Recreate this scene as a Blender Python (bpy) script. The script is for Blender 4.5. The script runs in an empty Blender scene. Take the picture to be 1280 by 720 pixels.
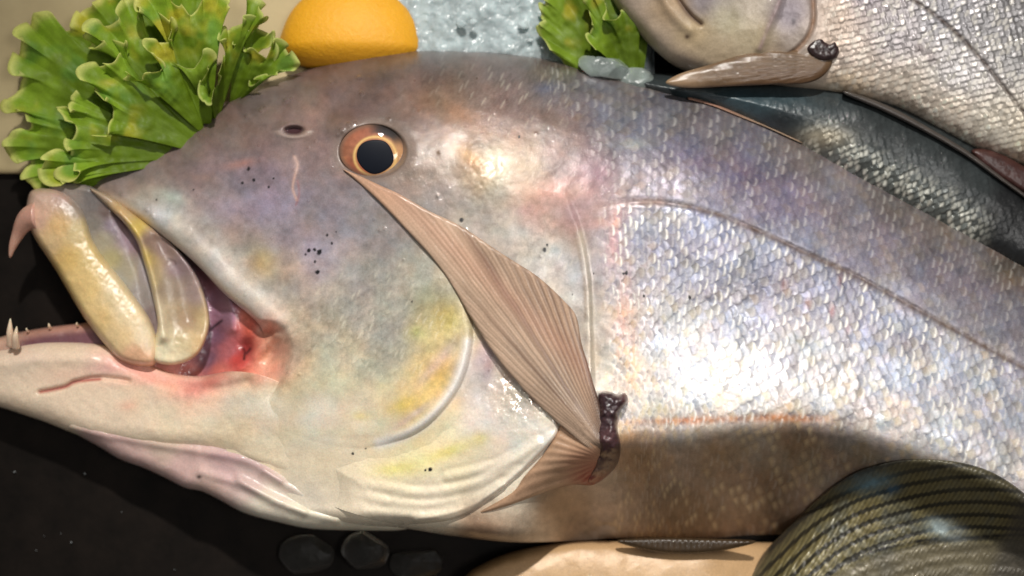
import bpy, math, numpy as np
from mathutils import Vector

# ------------------------------------------------------------------ frame
S = 0.0005            # metres per unit of the working grid (0.5 mm)
CAM, Z0 = 1700.0, 100.0
scene = bpy.context.scene
col = scene.collection

def W(x, y, z):
    k = (CAM - z) / (CAM - Z0)
    return np.stack([(x - 640) * k * S, (360 - y) * k * S, z * S + 0 * x], -1)

def lin(c):
    c = np.clip(np.asarray(c, float) / 255.0, 0, 1)
    return np.where(c <= 0.04045, c / 12.92, ((c + 0.055) / 1.055) ** 2.4)

# ------------------------------------------------------------------ numeric helpers
def ss(a, b, x):
    t = np.clip((x - a) / (b - a), 0, 1)
    return t * t * (3 - 2 * t)

def rnd(i, j, k=0):
    n = (np.asarray(i, np.int64) * 374761393 + np.asarray(j, np.int64) * 668265263 + k * 1274126177) & 0x7fffffff
    n = ((n ^ (n >> 13)) * 1274126177) & 0x7fffffff
    n = ((n ^ (n >> 16)) * 668265263) & 0x7fffffff
    return ((n ^ (n >> 15)) & 0xffff) / 65535.0

def vn(x, y, seed=0):
    xi, yi = np.floor(x), np.floor(y)
    fx, fy = x - xi, y - yi
    fx, fy = fx * fx * (3 - 2 * fx), fy * fy * (3 - 2 * fy)
    a, b = rnd(xi, yi, seed), rnd(xi + 1, yi, seed)
    c, d = rnd(xi, yi + 1, seed), rnd(xi + 1, yi + 1, seed)
    return (a + (b - a) * fx) * (1 - fy) + (c + (d - c) * fx) * fy

def fbm(x, y, s, seed=0, o=3):
    r, a, t = 0, 1.0, 0
    for k in range(o):
        r = r + a * vn(x / s + 17.3 * k, y / s - 9.1 * k, seed + k)
        t += a; a *= 0.55; s *= 0.5
    return r / t - 0.5          # about -0.5 .. 0.5

def smooth(P, closed=False, n=6):
    P = np.asarray(P, float)
    m = len(P)
    out = []
    for i in range(m if closed else m - 1):
        if closed:
            p0, p1, p2, p3 = P[(i - 1) % m], P[i], P[(i + 1) % m], P[(i + 2) % m]
        else:
            p0, p1, p2, p3 = P[max(i - 1, 0)], P[i], P[i + 1], P[min(i + 2, m - 1)]
        for t in np.arange(n) / n:
            out.append(0.5 * (2 * p1 + (p2 - p0) * t + (2 * p0 - 5 * p1 + 4 * p2 - p3) * t * t + (3 * p1 - p0 - 3 * p2 + p3) * t ** 3))
    if not closed:
        out.append(P[-1])
    return np.array(out)

def pdist(P, x, y, closed=False):
    """distance to a polyline and its nearest point"""
    P = np.asarray(P, float)
    A = P if closed else P[:-1]
    B = np.roll(P, -1, 0) if closed else P[1:]
    D = B - A
    L2 = (D ** 2).sum(1) + 1e-9
    x = np.asarray(x, float); y = np.asarray(y, float)
    sh = x.shape; xf, yf = x.ravel(), y.ravel()
    d = np.empty(xf.size); qx = np.empty(xf.size); qy = np.empty(xf.size)
    for s in range(0, xf.size, 30000):
        X, Y = xf[s:s + 30000, None], yf[s:s + 30000, None]
        t = np.clip(((X - A[:, 0]) * D[:, 0] + (Y - A[:, 1]) * D[:, 1]) / L2, 0, 1)
        px, py = A[:, 0] + t * D[:, 0], A[:, 1] + t * D[:, 1]
        dd = (X - px) ** 2 + (Y - py) ** 2
        k = dd.argmin(1); r = np.arange(len(k))
        d[s:s + 30000] = np.sqrt(dd[r, k]); qx[s:s + 30000] = px[r, k]; qy[s:s + 30000] = py[r, k]
    return d.reshape(sh), qx.reshape(sh), qy.reshape(sh)

def line_d(P, x, y, reach):
    """distance to a polyline, worked out only near it (elsewhere = reach)"""
    P = np.asarray(P, float)
    d = np.full(np.shape(x), float(reach))
    m = (x > P[:, 0].min() - reach) & (x < P[:, 0].max() + reach) & (y > P[:, 1].min() - reach) & (y < P[:, 1].max() + reach)
    if m.any():
        d[m] = np.minimum(pdist(P, x[m], y[m])[0], reach)
    return d

def inside(P, x, y):
    P = np.asarray(P, float)
    sh = x.shape; xf, yf = x.ravel(), y.ravel()
    c = np.zeros(xf.size, bool)
    for i in range(len(P)):
        x1, y1 = P[i - 1]; x2, y2 = P[i]
        if y1 == y2: continue
        m = (y1 > yf) != (y2 > yf)
        c ^= m & (xf < (x2 - x1) * (yf - y1) / (y2 - y1) + x1)
    return c.reshape(sh)

def dome(d, R, p=2.0):
    u = np.clip(d / R, 0, 1)
    return (1 - (1 - u) ** p) ** (1 / p)

# ------------------------------------------------------------------ objects
def tagit(o, label=None, cat=None, group=None, kind=None):
    for k, v in (('label', label), ('category', cat), ('group', group), ('kind', kind)):
        if v: o[k] = v
    return o

def thing(name, x, y, z, label, cat, group=None):
    o = bpy.data.objects.new(name, None)
    o.empty_display_size = 0.02
    o.location = Vector(W(np.float64(x), np.float64(y), np.float64(z)))
    col.objects.link(o)
    return tagit(o, label, cat, group)

def base_of(o):
    v = Vector((0, 0, 0))
    while o is not None:
        v += o.location; o = o.parent
    return np.array(v)

def mesh_obj(name, V, F, mat, parent=None, rgb=None, pbr=None, flat=False):
    """V world coordinates (n,3); F int array (m,3|4) or a list of them; rgb linear"""
    V = np.asarray(V, np.float64)
    if parent is not None:
        V = V - base_of(parent)
        loc = None
    else:
        loc = np.array([V[:, 0].mean(), V[:, 1].mean(), V[:, 2].min()])
        V = V - loc
    Fs = F if isinstance(F, list) else [F]
    Fs = [np.asarray(f, np.int32) for f in Fs if len(f)]
    me = bpy.data.meshes.new(name)
    me.vertices.add(len(V)); me.vertices.foreach_set('co', V.astype(np.float32).ravel())
    loops = np.concatenate([f.ravel() for f in Fs])
    sizes = np.concatenate([np.full(len(f), f.shape[1], np.int32) for f in Fs])
    me.loops.add(len(loops)); me.loops.foreach_set('vertex_index', loops)
    me.polygons.add(len(sizes))
    st = np.concatenate([[0], np.cumsum(sizes)[:-1]]).astype(np.int32)
    me.polygons.foreach_set('loop_start', st)
    me.polygons.foreach_set('use_smooth', np.full(len(sizes), not flat))
    me.update(calc_edges=True)
    if rgb is not None:
        a = me.attributes.new('Col', 'FLOAT_COLOR', 'POINT')
        c = np.ones((len(V), 4), np.float32); c[:, :3] = rgb
        a.data.foreach_set('color', c.ravel())
    if pbr is not None:
        a = me.attributes.new('Pbr', 'FLOAT_COLOR', 'POINT')
        c = np.ones((len(V), 4), np.float32); c[:, :3] = pbr
        a.data.foreach_set('color', c.ravel())
    me.materials.append(mat)
    me.validate()
    o = bpy.data.objects.new(name, me)
    col.objects.link(o)
    if parent is not None: o.parent = parent
    else: o.location = loc
    return o

def patch(name, outline, zf, cf, mat, parent=None, step=1.25, low=None, thick=None, closed=True):
    """a solid bounded by `outline`: top z = zf(x, y, d) with d the distance in from the edge;
    its side drops to z `low` or it is a sheet `thick` deep with its own underside"""
    P = np.asarray(outline, float)
    x0, y0 = P.min(0) - 2 * step; x1, y1 = P.max(0) + 2 * step
    gx, gy = np.meshgrid(np.arange(x0, x1, step), np.arange(y0, y1, step))
    ins = inside(P, gx, gy)
    cell = ins[:-1, :-1] | ins[1:, :-1] | ins[:-1, 1:] | ins[1:, 1:]
    used = np.zeros(ins.shape, bool)
    used[:-1, :-1] |= cell; used[1:, :-1] |= cell; used[:-1, 1:] |= cell; used[1:, 1:] |= cell
    idx = np.full(ins.shape, -1); idx[used] = np.arange(used.sum())
    x, y, i_ = gx[used], gy[used], ins[used]
    d, qx, qy = pdist(P, x, y, True)
    x = np.where(i_, x, qx); y = np.where(i_, y, qy); d = np.where(i_, d, 0)
    z = zf(x, y, d)
    rgb, pbr = cf(x, y, d)
    V = W(x, y, z)
    r, c = np.nonzero(cell)
    F = np.stack([idx[r + 1, c], idx[r + 1, c + 1], idx[r, c + 1], idx[r, c]], 1)
    n = len(x)
    # boundary edges = edges used once
    E = np.concatenate([F[:, [k, (k + 1) % 4]] for k in range(4)])
    key = E.min(1).astype(np.int64) * n + E.max(1)
    _, first, cnt = np.unique(key, return_index=True, return_counts=True)
    B = E[first[cnt == 1]]
    if thick is not None:
        V2 = W(x, y, z - thick); Fb = F[:, ::-1] + n
        V = np.concatenate([V, V2]); rgb = np.concatenate([rgb, rgb]); pbr = np.concatenate([pbr, pbr])
        Fs = np.stack([B[:, 1], B[:, 0], B[:, 0] + n, B[:, 1] + n], 1)
        F = np.concatenate([F, Fb, Fs])
    elif low is not None:
        bv = np.unique(B); m = np.full(n, -1); m[bv] = n + np.arange(len(bv))
        zl = np.minimum(z[bv] - 0.5, low)
        V = np.concatenate([V, W(x[bv], y[bv], zl)])
        rgb = np.concatenate([rgb, rgb[bv]]); pbr = np.concatenate([pbr, pbr[bv]])
        Fs = np.stack([B[:, 1], B[:, 0], m[B[:, 0]], m[B[:, 1]]], 1)
        F = np.concatenate([F, Fs])
    return mesh_obj(name, V, F, mat, parent, rgb, pbr)

def tube(pts, radii, n=10):
    """tapered tube through world points; returns V, F"""
    P = np.asarray(pts, float); V = []; F = []
    up = np.array([0.03, 0.02, 1.0])
    for i, p in enumerate(P):
        t = P[min(i + 1, len(P) - 1)] - P[max(i - 1, 0)]; t /= np.linalg.norm(t) + 1e-12
        a = np.cross(t, up); a /= np.linalg.norm(a) + 1e-12; b = np.cross(t, a)
        for k in range(n):
            w = 2 * math.pi * k / n
            V.append(p + radii[i] * (a * math.cos(w) + b * math.sin(w)))
    for i in range(len(P) - 1):
        for k in range(n):
            F.append((i * n + k, i * n + (k + 1) % n, (i + 1) * n + (k + 1) % n, (i + 1) * n + k))
    m = len(V); V.append(P[0]); V.append(P[-1])
    T = [(m, (k + 1) % n, k) for k in range(n)] + [(m + 1, (len(P) - 1) * n + k, (len(P) - 1) * n + (k + 1) % n) for k in range(n)]
    return np.array(V), [np.array(F), np.array(T)]

# ------------------------------------------------------------------ materials
def mat_skin(name, sss=0.0, coat=0.5, spec=0.5, bump=0.25, bscale=260, fine=0.12, rough=None, transl=0.0, clear=0.0, coat_rough=0.05, cb=2.0, sss_r=(1, .45, .3)):
    m = bpy.data.materials.new(name); m.use_nodes = True
    N = m.node_tree.nodes; L = m.node_tree.links
    p = N['Principled BSDF']
    a = N.new('ShaderNodeAttribute'); a.attribute_name = 'Col'
    b = N.new('ShaderNodeAttribute'); b.attribute_name = 'Pbr'
    sp = N.new('ShaderNodeSeparateColor'); L.new(b.outputs['Color'], sp.inputs[0])
    tc = N.new('ShaderNodeTexCoord')
    n1 = N.new('ShaderNodeTexNoise'); n1.inputs['Scale'].default_value = 900; n1.inputs['Detail'].default_value = 3
    L.new(tc.outputs['Object'], n1.inputs['Vector'])
    mr = N.new('ShaderNodeMapRange'); mr.inputs[1].default_value = 0.25; mr.inputs[2].default_value = 0.75
    mr.inputs[3].default_value = 1 - fine; mr.inputs[4].default_value = 1 + fine
    L.new(n1.outputs[0], mr.inputs[0])
    mx = N.new('ShaderNodeVectorMath'); mx.operation = 'SCALE'
    L.new(a.outputs['Color'], mx.inputs[0]); L.new(mr.outputs[0], mx.inputs['Scale'])
    L.new(mx.outputs[0], p.inputs['Base Color'])
    L.new(sp.outputs[0], p.inputs['Metallic'])
    if rough is None: L.new(sp.outputs[1], p.inputs['Roughness'])
    else: p.inputs['Roughness'].default_value = rough
    n2 = N.new('ShaderNodeTexNoise'); n2.inputs['Scale'].default_value = bscale; n2.inputs['Detail'].default_value = 4
    n2.inputs['Roughness'].default_value = 0.65
    L.new(tc.outputs['Object'], n2.inputs['Vector'])
    bp = N.new('ShaderNodeBump'); bp.inputs['Strength'].default_value = min(1, bump * cb); bp.inputs['Distance'].default_value = 0.002
    L.new(n2.outputs[0], bp.inputs['Height'])
    L.new(bp.outputs[0], p.inputs['Coat Normal'])
    b2 = N.new('ShaderNodeBump'); b2.inputs['Strength'].default_value = bump * 0.35; b2.inputs['Distance'].default_value = 0.002
    L.new(n2.outputs[0], b2.inputs['Height']); L.new(b2.outputs[0], p.inputs['Normal'])
    p.inputs['Specular IOR Level'].default_value = spec
    p.inputs['Coat Weight'].default_value = coat
    p.inputs['Coat Roughness'].default_value = coat_rough
    if sss:
        p.inputs['Subsurface Weight'].default_value = sss
        p.inputs['Subsurface Radius'].default_value = sss_r
        p.inputs['Subsurface Scale'].default_value = 0.003
    if transl:
        out = N['Material Output']
        t = N.new('ShaderNodeBsdfTranslucent'); ms = N.new('ShaderNodeMixShader'); ms.inputs[0].default_value = transl
        L.new(mx.outputs[0], t.inputs[0]); L.new(p.outputs[0], ms.inputs[1]); L.new(t.outputs[0], ms.inputs[2])
        L.new(ms.outputs[0], out.inputs[0])
        if clear:
            tr = N.new('ShaderNodeBsdfTransparent'); m2 = N.new('ShaderNodeMixShader'); m2.inputs[0].default_value = clear
            L.new(ms.outputs[0], m2.inputs[1]); L.new(tr.outputs[0], m2.inputs[2]); L.new(m2.outputs[0], out.inputs[0])
    return m

M_skin = mat_skin('wet_fish_skin', sss=0.12, coat=0.5, bump=0.22, bscale=260, coat_rough=.035)
M_flesh = mat_skin('wet_pale_flesh', sss=0.30, coat=0.35, bump=0.26, bscale=260, fine=0.09)
M_fin = mat_skin('fin_membrane', coat=0.3, bump=0.15, bscale=400, transl=0.25, clear=0.10)
M_eye = mat_skin('wet_eye', spec=.2, coat=0.6, bump=0.03, bscale=200, fine=0.08, coat_rough=0.02)
M_pupil = mat_skin('dark_pupil', coat=0.0, spec=.12, bump=.0, fine=.02, rough=.5)
M_far = mat_skin('dull_fish_skin', coat=0.2, bump=0.25, bscale=260)
M_leaf = mat_skin('lettuce_leaf_skin', coat=0.03, spec=.3, bump=0.22, bscale=150, fine=0.10, transl=0.45, coat_rough=0.2)
M_lemon = mat_skin('lemon_peel', coat=0.2, bump=0.8, bscale=330, fine=0.05, coat_rough=0.25, sss=0.15, sss_r=(1, .6, .15))

def simple_pbr(n, met=0.0, rough=0.4):
    return np.stack([np.full(n, met), np.full(n, rough), np.zeros(n)], 1)

def flat_cf(rgb, met=0.0, rough=0.4, var=0.15, s=14, seed=3):
    c = lin(rgb)
    def f(x, y, d):
        k = 1 + var * 2 * fbm(x, y, s, seed)
        return c[None] * k[:, None], simple_pbr(len(x), met, rough)
    return f

# colour field from control points (x, y, r, g, b, metal)
def field(CP, eps=26.0, warp=14.0, seed=5):
    CP = np.array(CP, float); C = lin(CP[:, 2:5]); Mt = CP[:, 5]
    def f(x, y):
        wx = x + warp * 2 * fbm(x, y, 46, seed, 4); wy = y + warp * 2 * fbm(x, y, 46, seed + 9, 4)
        out = np.zeros((len(x), 3)); met = np.zeros(len(x)); tot = np.zeros(len(x))
        for k in range(len(CP)):
            w = 1.0 / ((wx - CP[k, 0]) ** 2 + (wy - CP[k, 1]) ** 2 + eps * eps) ** 2
            out += w[:, None] * C[k]; met += w * Mt[k]; tot += w
        return out / tot[:, None], met / tot
    return f

def mixc(rgb, c, a):
    return rgb + (lin(c)[None] - rgb) * np.clip(a, 0, 1)[:, None]

def blob(rgb, x, y, cx, cy, rx, ry, c, a, ang=0.0, n=0.35, seed=2):
    ca, sa = math.cos(math.radians(ang)), math.sin(math.radians(ang))
    u = ((x - cx) * ca + (y - cy) * sa) / rx; v = (-(x - cx) * sa + (y - cy) * ca) / ry
    q = u * u + v * v
    m = q < 6
    if m.any():
        w = np.exp(-q[m] * 1.2) * a * (1 + 2 * n * fbm(x[m], y[m], 9, seed))
        rgb[m] = mixc(rgb[m], c, w)
    return rgb

def stroke(rgb, x, y, P, wd, c, a, jag=0.0):
    d = line_d(P, x, y, wd * 3)
    m = d < wd * 2.9
    if m.any():
        k = np.exp(-(d[m] / wd) ** 2) * a
        if jag: k = k * np.clip(1 + jag * 3 * fbm(x[m], y[m], 7, 8), 0, 1.6)
        rgb[m] = mixc(rgb[m], c, k)
    return rgb

# overlapping fish scales: u along the body (towards the tail), v across; returns ramp, random rgb, rim
def scale_field(u, v, seed=0, ru=0.80, rv=1.02):
    sh = u.shape
    h = np.zeros(sh); du_ = np.zeros(sh); dv_ = np.zeros(sh); ci = np.zeros(sh, np.int64); cj = np.zeros(sh, np.int64); rim = np.zeros(sh)
    best = np.full(sh, 1e9)
    for dj in (-1, 0, 1, 2):
        j = np.floor(v).astype(np.int64) + dj
        off = 0.5 * (j & 1)
        for di in (-1, 0, 1):
            i = np.floor(u - off).astype(np.int64) + di
            jit = 0.16 * (rnd(i, j, seed + 3) - 0.5)
            cu = i + off + jit; cv = j + 0.2 * (rnd(i, j, seed + 4) - 0.5)
            a, b = u - cu, v - cv
            q = np.sqrt((a / ru) ** 2 + (b / rv) ** 2)
            m = (q < 1) & (cu < best)
            best[m] = cu[m]; ci[m] = i[m]; cj[m] = j[m]; du_[m] = a[m]; dv_[m] = b[m]; rim[m] = q[m]
    return du_ / ru, dv_ / rv, rnd(ci, cj, seed), rnd(ci, cj, seed + 1), rnd(ci, cj, seed + 2), rim

# ================================================================== THE BIG FISH
DORS = smooth([(100, 240), (122, 222), (150, 205), (182, 194), (215, 177), (240, 158), (265, 139), (288, 124), (312, 111), (340, 100), (372, 91),
               (405, 81), (440, 73), (480, 67), (530, 63), (575, 64), (620, 66), (665, 71), (700, 78), (760, 93), (840, 112), (885, 122),
               (940, 144), (1000, 170), (1060, 203), (1120, 234), (1200, 277), (1280, 321), (1360, 370), (1450, 430)], n=6)
VENT = smooth([(300, 585), (330, 628), (380, 648), (430, 658), (500, 660), (560, 669), (640, 678), (720, 676), (800, 672), (950, 676), (1050, 690), (1200, 745), (1340, 830), (1450, 900)], n=6)
CREASE = smooth([(560, 640), (640, 604), (700, 565), (770, 541), (850, 535), (930, 528), (1000, 526), (1060, 534), (1120, 548), (1170, 566), (1230, 592), (1290, 622), (1360, 662), (1450, 722)], n=6)
LATL = smooth([(700, 275), (745, 260), (800, 252), (850, 256), (900, 269), (960, 294), (1020, 322), (1080, 350), (1140, 383), (1200, 416), (1280, 460), (1360, 506), (1450, 560)], n=6)
NOTCH = smooth([(100, 240), (118, 243), (150, 262), (180, 279), (215, 304), (248, 333), (280, 367), (312, 394), (326, 408)], n=5)
NOTCH_IN = smooth([(326, 408), (334, 440), (318, 480), (290, 520), (280, 555), (300, 585)], n=4)
BODY = np.concatenate([DORS, VENT[::-1], NOTCH_IN[::-1], NOTCH[::-1]])
yd = lambda x: np.interp(x, DORS[:, 0], DORS[:, 1])
yv = lambda x: np.interp(x, VENT[:, 0], VENT[:, 1])
yc = lambda x: np.interp(x, CREASE[:, 0], CREASE[:, 1])
yl = lambda x: np.interp(x, LATL[:, 0], LATL[:, 1])
_lx = np.arange(600, 1460, 4.0); _lsl = np.convolve(np.pad(np.gradient(yl(_lx), _lx), 8, 'edge'), np.ones(17) / 17, 'valid')
_larc = np.concatenate([[0], np.cumsum(4 * np.sqrt(1 + _lsl[:-1] ** 2))])

PREOP = smooth([(560, 300), (578, 345), (588, 390), (591, 430), (578, 478), (552, 516), (520, 542), (480, 556), (440, 560), (400, 553), (360, 540), (322, 524), (300, 500)], n=5)
CHEEK = np.concatenate([PREOP, [(300, 440), (320, 380), (420, 280), (500, 270)]])
EYE = (466, 190)
CRN = [(738, 590)]

def z_main(x, y):
    s = ss(80, 560, x)
    H = 62 + 98 * s
    dd = np.maximum(y - yd(x), 0) * np.interp(x, [100, 300, 420, 620, 760, 1000, 1400], [.85, .82, .95, 1, .97, .9, .86])
    R = 105 + 95 * s
    z = 35 + H * dome(dd, R, 2.15)
    # pale lower head: a gentle fall to the edge
    hb = np.clip(np.where(x < 430, np.interp(x, [0, 150, 300, 430], [560, 612, 650, 658]), yv(x)) - y, 0, 400)
    low = 1 - ss(700, 560, x) * 0
    head = 1 - ss(600, 740, x)
    z = z - head * (26 * ss(170, 20, hb) + 46 * (1 - dome(hb, 22)))
    # flank: slightly hollow towards the belly ridge, then a steep belly wall
    fl = 1 - head
    g = yc(x) - y
    fl2 = fl * ss(740, 960, x)
    z = z - fl2 * 16 * np.exp(-((g - 150) / 75.0) ** 2) + fl2 * 9 * np.exp(-((g - 22) / 40.0) ** 2)
    t = np.clip(-g, 0, None)
    wall = np.where(t < 24, 1.5 * t * t / 48, 1.5 * (t - 12)) * np.interp(x, [560, 700, 800], [.75, 1.0, 1.0])
    z = np.maximum(z - fl * wall, -2 + 0 * x)
    return z

_r = np.random.RandomState(12)
DROPS = [(308, 145, 3.2, 2.4), (326, 138, 3.2, 2.2), (331, 135, 2.6, 1.6), (357, 125, 3, 2), (364, 123, 2.4, 1.4), (427, 163, 4, 2.6), (436, 156, 4, 2.6), (422, 168, 3, 2), (444, 154, 3, 1.6), (452, 117, 3, 2), (449, 97, 4, 1.6),
         (183, 262, 3, 2), (190, 268, 3, 2), (192, 272, 2.4, 1.6), (152, 243, 2.4, 1.6), (394, 176, 2, 1.4), (385, 184, 2, 1.2), (547, 245, 2.4, 1.6), (480, 286, 3, 1.4), (475, 288, 2.4, 1.4)]
DROPS += [(_r.uniform(130, 740), _r.uniform(90, 470), _r.uniform(1.5, 2.6), _r.uniform(.4, 1.1)) for _ in range(60)]
def z_relief(x, y):
    """smaller forms of the head: cheek plate, brow, eye socket, nostril, folds"""
    r = np.zeros(len(x))
    near = (x < 800)
    xs, ys = x[near], y[near]
    d = line_d(PREOP, xs, ys, 40)
    ic = inside(CHEEK, xs, ys)
    q = np.where(ic, 6.5 * (1 - np.exp(-d / 4.0)), 0.0) * ss(300, 380, ys) * (.1 + .9 * ss(430, 545, xs)) * ss(300, 380, xs)
    q += np.where(ic, 2.2 * np.exp(-((d - 7) / 5.0) ** 2), 0) * ss(400, 440, ys) * ss(450, 540, xs)
    # eye socket
    e = np.sqrt(((xs - EYE[0]) / 44) ** 2 + ((ys - EYE[1] + 1) / 35) ** 2)
    q += 1.6 * np.exp(-((e - 1.25) / .25) ** 2) - 12 * (1 - ss(.82, 1.0, e))
    q += 7 * np.exp(-(((xs - 430) / 26) ** 2 + ((ys - 160) / 12) ** 2))
    # nostril
    n = np.sqrt(((xs - 367) / 15) ** 2 + ((ys - 163) / 7) ** 2)
    q += 3 * np.exp(-((n - 1.2) / .4) ** 2) - 7 * (1 - ss(.5, 1.0, n))
    # bumps of the skull, suborbital swelling
    q += (5 * fbm(xs, ys, 80, 21, 3) + 1.2 * fbm(xs, ys, 22, 31, 2)) * ss(795, 700, xs)
    q += 2.4 * fbm(xs, ys, 7, 33, 2) * np.exp(-(((xs - 606) / 34) ** 2 + ((ys - 222) / 34) ** 2))
    for bx, by, br, bh in DROPS:
        m = (abs(xs - bx) < 3 * br) & (abs(ys - by) < 3 * br)
        if m.any(): q[m] += bh * np.exp(-((xs[m] - bx) ** 2 + (ys[m] - by) ** 2) / br ** 2)
    dn = line_d(NOTCH, xs, ys, 60)
    q += 6 * np.exp(-((dn - 18) / 12) ** 2) - 22 * (1 - dome(dn, 11))
    # opercle end and shoulder girdle: soft upright ridges
    sh = smooth([(706, 238), (726, 290), (737, 350), (740, 420), (742, 480)], n=4)
    d2 = line_d(sh, xs, ys, 60)
    th = .5 - .5 * np.tanh((xs - np.interp(ys, sh[:, 1], sh[:, 0])) / 3.5)
    q += (3.2 * np.exp(-d2 / 16) * th - 2.4 * np.exp(-d2 / 10) * (1 - th)) * ss(236, 280, ys) * ss(500, 470, ys)
    q += 3 * np.exp(-(((xs - 606) / 26) ** 2 + ((ys - 216) / 26) ** 2))
    r[near] = q
    # groove under the lateral line, along the back
    dl = line_d(LATL, x, y, 24)
    r += -1.3 * np.exp(-(dl / 3.6) ** 2) * ss(740, 800, x) + .5 * np.exp(-((dl - 8) / 5) ** 2) * ss(740, 800, x)
    # shallow lumps over the flank
    r += 5 * fbm(x, y, 110, 41, 2) * ss(640, 760, x)
    wc = 2.4 * fbm(x * 1.0, y, 26, 51, 3) * ss(700, 760, x)
    return r + wc

def scale_uv(x, y):
    xf = x.copy()
    for _ in range(2):
        sl = np.interp(xf, _lx, _lsl); w = y - np.interp(xf, _lx, yl(_lx))
        xf = x + 0.55 * w * sl / (1 + sl * sl)
    w = (y - np.interp(xf, _lx, yl(_lx)))
    u = np.interp(xf, _lx, _larc) / 15.8
    v = np.where(w > 0, w / 8.0, w / 6.8)
    return u + 0.35 * fbm(x, y, 70, 61) + .20 * fbm(x, y, 13, 63, 2), v + 0.5 * fbm(x, y, 70, 71) + .32 * fbm(x, y, 13, 73, 2)

SHOULDER = smooth([(640, 60), (668, 90), (690, 130), (716, 168), (742, 205), (752, 250), (748, 300), (752, 360), (752, 430), (750, 500), (748, 600), (700, 700)], n=4)
def scale_mask(x, y):
    xs = np.interp(y, SHOULDER[:, 1], SHOULDER[:, 0])
    return ss(-8, 26, x - xs + 26 * fbm(x, y, 18, 77))

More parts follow.
